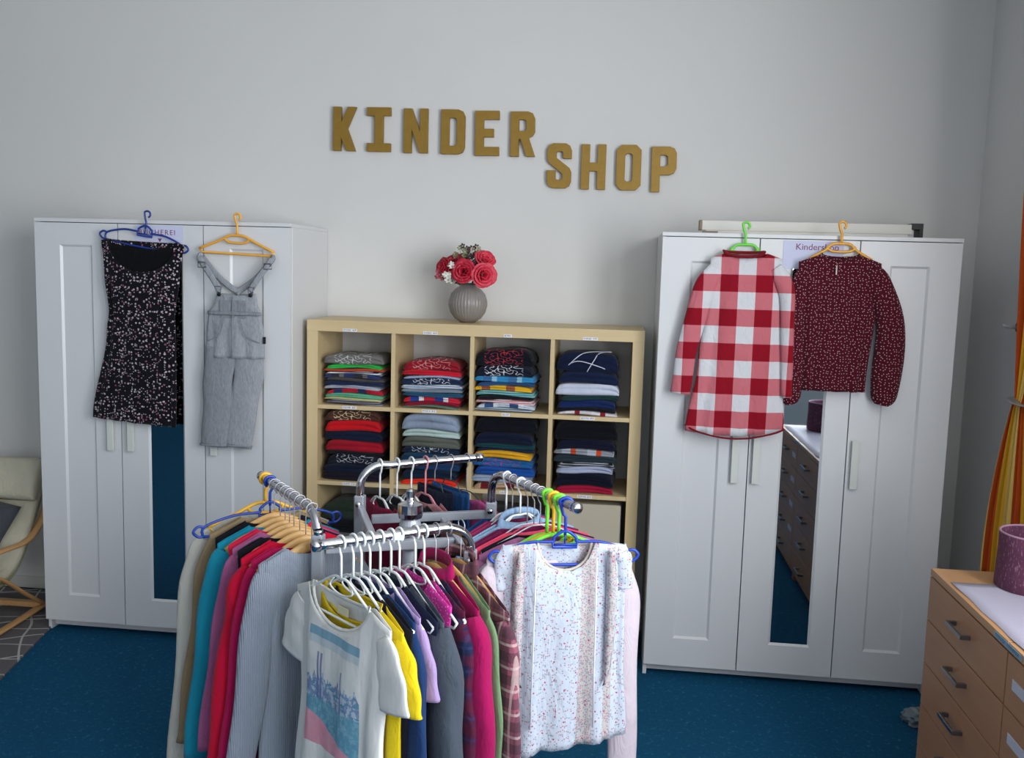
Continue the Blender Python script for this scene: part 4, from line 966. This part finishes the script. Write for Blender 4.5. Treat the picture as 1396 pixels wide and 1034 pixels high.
# back arm (B)
lst = [
 (.16, F('#8c1040'), 'none', .17, .56, 'crimson top at the bend of the back arm', 'top', 'top', {}, 'thin', '#d8dcdc', 'white hanger at the bend of the back arm'),
 (.30, F('#11131d'), 'long', .20, .62, 'black long-sleeved top on the back arm', 'sweater', 'sweater', {}, 'thin', '#d8dcdc', 'second white hanger from the bend of the back arm'),
 (.42, F('#1a1d2a'), 'none', .18, .60, 'charcoal top on the back arm', 'top', 'top', {}, 'thin', '#d8dcdc', 'third white hanger from the bend of the back arm'),
 (.54, F('#c88890'), 'none', .16, .50, 'dusty pink top on the back arm', 'top', 'top', {}, 'thin', '#d08a92', 'dusty pink plastic hanger on the back arm'),
 (.62, F('#101a30'), 'none', .105, .60, 'dark navy trousers clipped to a hanger on the back arm', 'trousers', 'trousers', dict(slope=0, z0=-.092, neck=(.09, .001, .001)), 'wirehook', '#30343c', 'wire hook hanger holding the dark navy trousers'),
 (.76, F('#1d4a80', 'denim'), 'none', .105, .60, 'blue jeans clipped to a hanger on the back arm', 'jeans', 'jeans', dict(slope=0, z0=-.095, neck=(.09, .001, .001)), 'wirehook', '#30343c', 'wire hook hanger holding the blue jeans'),
 (.90, F('#c0508a'), 'none', .17, .55, 'pink top at the end of the back arm', 'top', 'top', {}, 'wirehook', '#30343c', 'wire hook hanger at the end of the back arm'),
]
for i, (t_, mt, kd, ww, LL, lb, nm, ct, ex, hk, hc, hlb) in enumerate(lst):
    ex = dict(ex); ex.setdefault('neck', (.07, .04, .012)); ex.setdefault('sT', .016); ex.setdefault('slope', .34); ex.setdefault('z0', -.098)
    pn = ct in ('trousers', 'jeans')
    hang('B', t_, 130+i*1.2, hk, hc, .10 if pn else .17, lb, nm, ct, mt, hlb, kind=kd, w_=ww, L=LL, T=.018, folds=.0065, hz=.07 if pn else .11, **ex)

# ------------------------------------------------------------------ chests of drawers by the window wall
BEECH = wood('beech_veneer', '#a87650', '#bd8c66', .42, 1.2, 1)
BEECHT = wood('beech_top', '#b8875c', '#cc9e72', .35, 1.2, 1)
HMET = plain('drawer_handle_metal', '#8c9092', .28, 1)
STICK = plain('drawer_sticker', '#c9cbd8', .5)
CX0, CX1, CH = 3.60, 4.08, .80
TAPE = plain('tape_blue', '#8fb0c4', .5)
def chest(y0, y1, label, stickers):
    t = empty('chest_of_drawers', (CX0, y0, 0)); tag(t, label, 'chest of drawers'); L = y1-y0; D = CX1-CX0
    boxo('side_panel', BEECH, t, (.018, D, 0, .018, 0, CH-.022)); boxo('side_panel', BEECH, t, (.018, D, L-.018, L, 0, CH-.022))
    boxo('top_panel', BEECHT, t, (0, D, 0, L, CH-.022, CH), bev=.001); boxo('back_panel', BEECH, t, (D-.006, D, .018, L-.018, .05, CH-.022), bev=0)
    boxo('plinth', BEECH, t, (.04, .056, .018, L-.018, 0, .06))
    n = 5; z0 = .062; hh_ = (CH-.025-z0)/n
    for i in range(n):
        a = z0+i*hh_
        d = empty('drawer', (0, 0, a)); d.parent = t
        boxo('drawer_front', BEECH, d, (0, .018, .001, L-.001, .0015, hh_-.0025), bev=.0008)
        bmH = bmesh.new(); yc = L/2
        box(bmH, -.030, -.022, yc-.062, yc+.062, hh_*.55-.006, hh_*.55+.006, bev=.001); box(bmH, -.023, 0, yc-.062, yc-.052, hh_*.55-.006, hh_*.55+.006); box(bmH, -.023, 0, yc+.052, yc+.062, hh_*.55-.006, hh_*.55+.006)
        link_mesh('handle', bmH, HMET, d, False)
        if stickers and i > 0: boxo('sticker', STICK, d, (-.0012, 0, L-.14, L-.04, hh_*.5-.012, hh_*.5+.016), bev=0)
    return t
chest(-1.435, -.83, 'beech chest of drawers nearest the right wardrobe, against the window wall', False)
chest(-2.045, -1.44, 'beech chest of drawers with white stickers, next one towards the camera', True)
bmF = bmesh.new(); n1, n2 = 10, 24; rnd = random.Random(4); g = []
for i in range(n1+1):
    g.append([bmF.verts.new((CX0+.014+(.44)*i/n1 + (.002*math.sin(j*1.3) if i == 0 else 0), -2.0+1.03*j/n2, CH+.0015+max(0, .0022*math.sin(i*1.7+j*.9)*math.sin(j*.37)))) for j in range(n2+1)])
for i in range(n1):
    for j in range(n2): bmF.faces.new((g[i][j], g[i+1][j], g[i+1][j+1], g[i][j+1]))
ru = solid(link_mesh('table_runner', bmF, plain('runner_paper', '#c9c4d8', .45, var=.12)), .001); tag(ru, 'pale lilac paper cover lying on top of the chests of drawers', 'cover')
st = boxo('tape_strip', TAPE, None, (CX0-.0018, CX0-.0004, -1.52, -1.35, CH-.019, CH-.003), bev=0)
tag(st, 'pale blue printed tape strip stuck on the front edge of the chest top', 'label')
strokes(st, (CX0-.0021, -1.36, CH-.0155), (0, -.0105, 0), 14, .0095, 6, plain('tape_ink', '#31638a', .6), 3)
# mauve felt basket
def felt():
    t = NT('mauve_felt'); v = t.coord(); n = t.noise(v, 60, 5, .8); f = t.noise(t.scale(v, (1, 1, .3)), 240, 2)
    c = t.mix(n.outputs[0], lin('#44203a'), lin('#743f5a')); c = t.mix(t.math('MULTIPLY', t.math('GREATER_THAN', f.outputs[0], .62), .35), c, lin('#b890a4'))
    t.base(c); t.b.inputs['Roughness'].default_value = .9; t.bump(n.outputs[0], .6, .003); return t.m
FELT = felt()
bk = link_mesh('basket', lathe(bmesh.new(), [(.02, .001), (.098, .001), (.104, .006), (.103, .05), (.100, .12), (.101, .168), (.0985, .171), (.095, .168), (.094, .10), (.096, .012), (.02, .010)], 48), FELT)
bk.location = (3.842, -.985, CH+.001); tag(bk, 'round mauve felt basket standing on the chest of drawers by the curtain', 'basket')
tubeo('rim', plain('felt_rim', '#b088a0', .9), bk, [(.098*math.cos(a*PI/24), .098*math.sin(a*PI/24), .170) for a in range(48)], .0034, cyc=True, seg=8)
bk2 = bk.copy(); COL.objects.link(bk2); bk2.location = (3.83, -1.86, CH+.004); bk2['label'] = 'second mauve felt basket on the nearer chest, seen only in the right wardrobe mirror'
for c_ in list(bk.children):
    c2_ = c_.copy(); COL.objects.link(c2_); c2_.parent = bk2
bk['group'] = bk2['group'] = 'felt baskets on the chests'
# crumpled clear bag on the floor
bmG = bmesh.new(); bmesh.ops.create_icosphere(bmG, subdivisions=3, radius=.05); rnd = random.Random(5)
for v in bmG.verts:
    s_ = 1+rnd.uniform(-.28, .3); v.co = Vector((v.co.x*s_*1.2, v.co.y*s_, max(-.022, v.co.z*s_*.6)+.024))
pb = link_mesh('plastic_bag', bmG, plain('grey_film', '#6f7c84', .25), smooth=False); pb.location = (3.80, -.25, 0); tag(pb, 'small crumpled grey plastic bag on the carpet beside the chest', 'bag')

# ------------------------------------------------------------------ curtain by the window
def curtain_mat():
    t = NT('striped_curtain'); v = t.coord(); at = t.n('ShaderNodeAttribute'); at.attribute_name = 'stripe'
    f = t.math('FRACT', t.math('MULTIPLY', at.outputs['Fac'], 1.))
    c = t.mix(t.math('GREATER_THAN', f, .34), lin('#c4501a'), lin('#e0a92c'))
    c = t.mix(t.math('GREATER_THAN', f, .68), c, lin('#ecc870'))
    t.base(c); t.b.inputs['Roughness'].default_value = .8; t.b.inputs['Specular IOR Level'].default_value = .2
    t.b.inputs['Subsurface Weight'].default_value = 0
    t.bump(t.noise(v, 300, 2).outputs[0], .2, .001); return t.m
def curtain(label, ya, yb, ztop, zbot, ztie, ytie, x):
    bm = bmesh.new(); nu, nv = 120, 60; lay = bm.verts.layers.float.new('stripe'); g = []
    for j in range(nv+1):
        z = ztop+(zbot-ztop)*j/nv
        if z > ztie:
            t = (ztop-z)/(ztop-ztie); e = t**2.2; a0 = ya+(ytie+.045-ya)*e; b0 = yb+(ytie-.045-yb)*e
        else:
            t = (ztie-z)/(ztie-zbot); e = math.sin(min(1, t*1.05)*PI/2)**.9; a0 = ytie+.045+.20*e; b0 = ytie-.045-.12*e
        row = []
        for i in range(nu+1):
            u = i/nu; y = a0+(b0-a0)*u
            am = .030 if z > ztie else .034
            xx = x + am*math.sin(u*2*PI*7+.4*math.sin(z*3)) + .008*math.sin(u*41)
            vtx = bm.verts.new((xx, y, z)); vtx[lay] = u*9; row.append(vtx)
        g.append(row)
    for j in range(nv):
        for i in range(nu): bm.faces.new((g[j][i], g[j][i+1], g[j+1][i+1], g[j+1][i]))
    o = solid(link_mesh('curtain', bm, curtain_mat()), .0015); tag(o, label, 'curtain')
    return o
cu = curtain('orange and yellow striped curtain, gathered at the right wall beside the window', -.115, -1.0, 2.75, .58, 1.29, -.345, 4.055)
rod = tubeo('curtain_rod', plain('rod_steel', '#b0b0b4', .3, 1), None, [(4.055, -.08, 2.77), (4.055, -2.7, 2.77)], .012, seg=12); tag(rod, 'steel curtain rod above the window on the right wall', 'curtain rod')
for yy in (-.15, -2.6): tubeo('bracket', plain('rod_steel', '#b0b0b4', .3, 1), rod, [(4.055, yy, 2.77), (4.129, yy, 2.77)], .008, seg=8)
tie = tubeo('curtain_clip', plain('grey_clip', '#9a9a98', .4, .4), None, catmull([(4.055+.056*math.cos(a*PI/8), -.345+.056*math.sin(a*PI/8), 1.29+.01*math.sin(a*PI/8)) for a in range(16)], 2, cyc=True), 1., flat=(.004, .022), up=(0, 0, 1), cyc=True, seg=8)
tie.data.transform(Matrix.Identity(4)); tag(tie, 'grey clip ring gathering the striped curtain', 'curtain clip')
hk_ = tubeo('wall_hook', plain('white_hook', '#c4c2c0', .4), None, [(4.129, -.02, 1.545), (4.085, -.03, 1.545), (4.06, -.035, 1.552)], .006, seg=8); tag(hk_, 'small white curtain hook on the right wall', 'hook')
bmR = bmesh.new(); tube(bmR, [(4.1285, -.02, 1.545), (4.120, -.02, 1.545)], .018, seg=14); link_mesh('base_plate', bmR, plain('dark_hook', '#3c3a38', .5), hk_)
sl_ = struct('trim_1', FRAME, (4.112, XR, -1.06, -.98, WZ[0]-.05, WZ[1]+.1), bev=.002)
sill = struct('trim_2', FRAME, (4.095, XR+.16, WIN[0][0]-.05, WIN[0][1]+.06, WZ[0]-.03, WZ[0]-.001), bev=.003)

# ------------------------------------------------------------------ rug and child armchair at the left
def rug_mat():
    t = NT('rug_lines'); v = t.coord(); n = t.noise(v, 220, 3)
    x, y, z = t.sep(v)[:3]
    def fam(ax_, ay, k_, off, w_):
        q = t.math('ADD', t.math('MULTIPLY', x, ax_), t.math('MULTIPLY', y, ay)); q = t.math('ADD', q, t.math('MULTIPLY', t.noise(v, 2.5, 1).outputs[0], .12))
        return t.math('LESS_THAN', t.math('FRACT', t.math('MULTIPLY_ADD', q, k_, 20+off)), w_)
    a = t.math('MAXIMUM', fam(.9, .5, 5.5, .1, .055), fam(.55, -.9, 4.2, .4, .05))
    a = t.math('MAXIMUM', a, fam(-.2, 1., 6, .7, .05))
    t.base(t.mix(a, t.mix(n.outputs[0], lin('#4e4c50'), lin('#6e6a6c')), lin('#b4b0ae'))); t.b.inputs['Roughness'].default_value = .95
    t.bump(n.outputs[0], .6, .003); return t.m
bmU = bmesh.new(); P4 = [(-.10, .47), (.175, -.66), (-2.3, -1.25), (-2.55, .47)]
lo = [bmU.verts.new((a, b, .001)) for a, b in P4]; up = [bmU.verts.new((a, b, .009)) for a, b in P4]
# the near right corner runs along the edge seen in the photo
for i in range(4): bmU.faces.new((lo[i], lo[(i+1) % 4], up[(i+1) % 4], up[i]))
bmU.faces.new(up); bmU.faces.new(lo[::-1]); bmesh.ops.recalc_face_normals(bmU, faces=bmU.faces)
rg = link_mesh('rug', bmU, rug_mat(), smooth=False); tag(rg, 'dark grey rug with thin pale lines under the child armchair', 'rug')
CANE = wood('bent_birch', '#b98a54', '#cfa270', .4, 1.5, 1)
ch = empty('armchair', (-.15, .2, .009)); tag(ch, 'small bentwood armchair with cream cushion beside the left wardrobe', 'armchair')
for xs_ in (0, -.47):
    tubeo('side_frame', CANE, ch, catmull([(xs_, .02, .026), (xs_, -.3, .014), (xs_, -.46, .016), (xs_, -.53, .05), (xs_, -.545, .18), (xs_, -.53, .33), (xs_, -.48, .375), (xs_, -.29, .380), (xs_, -.10, .378), (xs_, .02, .455), (xs_, .10, .60)], 5), 1., flat=(.021, .010), up=(1, 0, 0), seg=10)
    tubeo('seat_support', CANE, ch, catmull([(xs_, .02, .024), (xs_, -.12, .125), (xs_, -.297, .256), (xs_, -.45, .32)], 5), 1., flat=(.016, .009), up=(1, 0, 0), seg=10)
boxo('cross_bar', CANE, ch, (-.47, 0, -.02, .015, .02, .045), bev=.003); boxo('cross_bar', CANE, ch, (-.47, 0, -.47, -.435, .28, .305), bev=.003)
def pad(name, pts, hw, th, mat, parent, xc=-.235, n=10):
    P = catmull(pts, 5); bm = bmesh.new(); rows = []
    for i, p in enumerate(P):
        a = P[max(0, i-1)]; b = P[min(len(P)-1, i+1)]; d = (b-a).normalized(); nn = Vector((0, -d.z, d.y)); row = []
        e = min(1, .45+.55*math.sin(PI*min(1, max(0, i/(len(P)-1))))**.3)
        for q in range(24):
            an = 2*PI*q/24; c, s_ = math.cos(an), math.sin(an)
            row.append(bm.verts.new(Vector((xc, 0, 0)) + p + Vector((math.copysign(abs(c)**.35, c)*hw, 0, 0)) + nn*(math.copysign(abs(s_)**.6, s_)*th*e)))
        rows.append(row)
    for i in range(len(rows)-1):
        for q in range(24): bm.faces.new((rows[i][q], rows[i][(q+1) % 24], rows[i+1][(q+1) % 24], rows[i+1][q]))
    bm.faces.new(rows[0][::-1]); bm.faces.new(rows[-1]); bmesh.ops.recalc_face_normals(bm, faces=bm.faces)
    return link_mesh(name, bm, mat, parent)
CREAM = F('#c2bca8'); OLIVE = F('#8f9068')
pad('cushion', [(0, -.50, .33), (0, -.40, .275), (0, -.25, .245), (0, -.14, .30), (0, -.04, .45), (0, .07, .64)], .225, .032, CREAM, ch)
pad('cushion_underside', [(0, -.49, .300), (0, -.39, .243), (0, -.25, .210), (0, -.125, .27), (0, -.02, .42), (0, .09, .61)], .215, .014, OLIVE, ch)
hp = pad('headrest_pillow', [(0, -.035, .555), (0, .01, .64), (0, .055, .735)], .155, .045, CREAM, ch, xc=-.155)
def pillow(name, sz, mat, loc, rot, label):
    bm = bmesh.new(); n = 16; g = {}
    for sg in (-1, 1):
        for i in range(n+1):
            for j in range(n+1):
                u, v = i/n*2-1, j/n*2-1
                e = ((1-u**4)*(1-v**4))**.5; k2 = 1-.06*(1-abs(u*v))
                if sg == 1 and (abs(u) == 1 or abs(v) == 1): g[(sg, i, j)] = g[(-1, i, j)]
                else: g[(sg, i, j)] = bm.verts.new((u*sz*k2, sg*.055*e, v*sz*k2))
        for i in range(n):
            for j in range(n): bm.faces.new([g[(sg, a, b)] for a, b in ((i, j), (i+1, j), (i+1, j+1), (i, j+1))])
    bmesh.ops.recalc_face_normals(bm, faces=bm.faces)
    o = link_mesh(name, bm, mat); o.location = loc; o.rotation_euler = rot; tag(o, label, 'pillow'); return o
pillow('throw_pillow', .17, F('#474a50'), (-.40, .055, .435), (-.52, .25, .0), 'dark grey throw pillow leaning on the child armchair')

# ------------------------------------------------------------------ far end of the room (seen only in the mirrors)
bmD = bmesh.new(); g = []
for i in range(61):
    y = .03*math.sin(i*.9); g.append([bmD.verts.new((-3.6+.5*i/60, YB+.12+y, .7)), bmD.verts.new((-3.6+.5*i/60, YB+.12+y*.6, 2.3))])
for i in range(60): bmD.faces.new((g[i][0], g[i+1][0], g[i+1][1], g[i][1]))
rc = solid(link_mesh('red_curtain', bmD, F('#9c1038'))); tag(rc, 'crimson curtain on the far wall, seen in the left wardrobe mirror', 'curtain')
dk = boxo('dark_cupboard', plain('dark_cupboard_paint', '#16181c', .5), None, (-4.5, -3.62, YB+.01, YB+.4, 0, 2.0), (-3.05, -2.5, YB+.01, YB+.4, 0, 2.0), bev=.004)
bpy.data.objects.remove(dk)
for a, b, lb in ((-4.5, -3.66, 'dark cupboard left of the crimson curtain on the far wall'), (-3.06, -2.4, 'dark cupboard right of the crimson curtain on the far wall')):
    t = empty('cupboard', (a, YB+.01, 0)); tag(t, lb, 'cupboard'); DKM = plain('dark_cupboard_paint', '#16181c', .5)
    boxo('carcass', DKM, t, (0, b-a, 0, .37, 0, 2.0), bev=.004)
    for q in range(2):
        wq = (b-a)/2; boxo('door', DKM, t, (q*wq+.004, (q+1)*wq-.004, .372, .39, .06, 1.98), bev=.003)
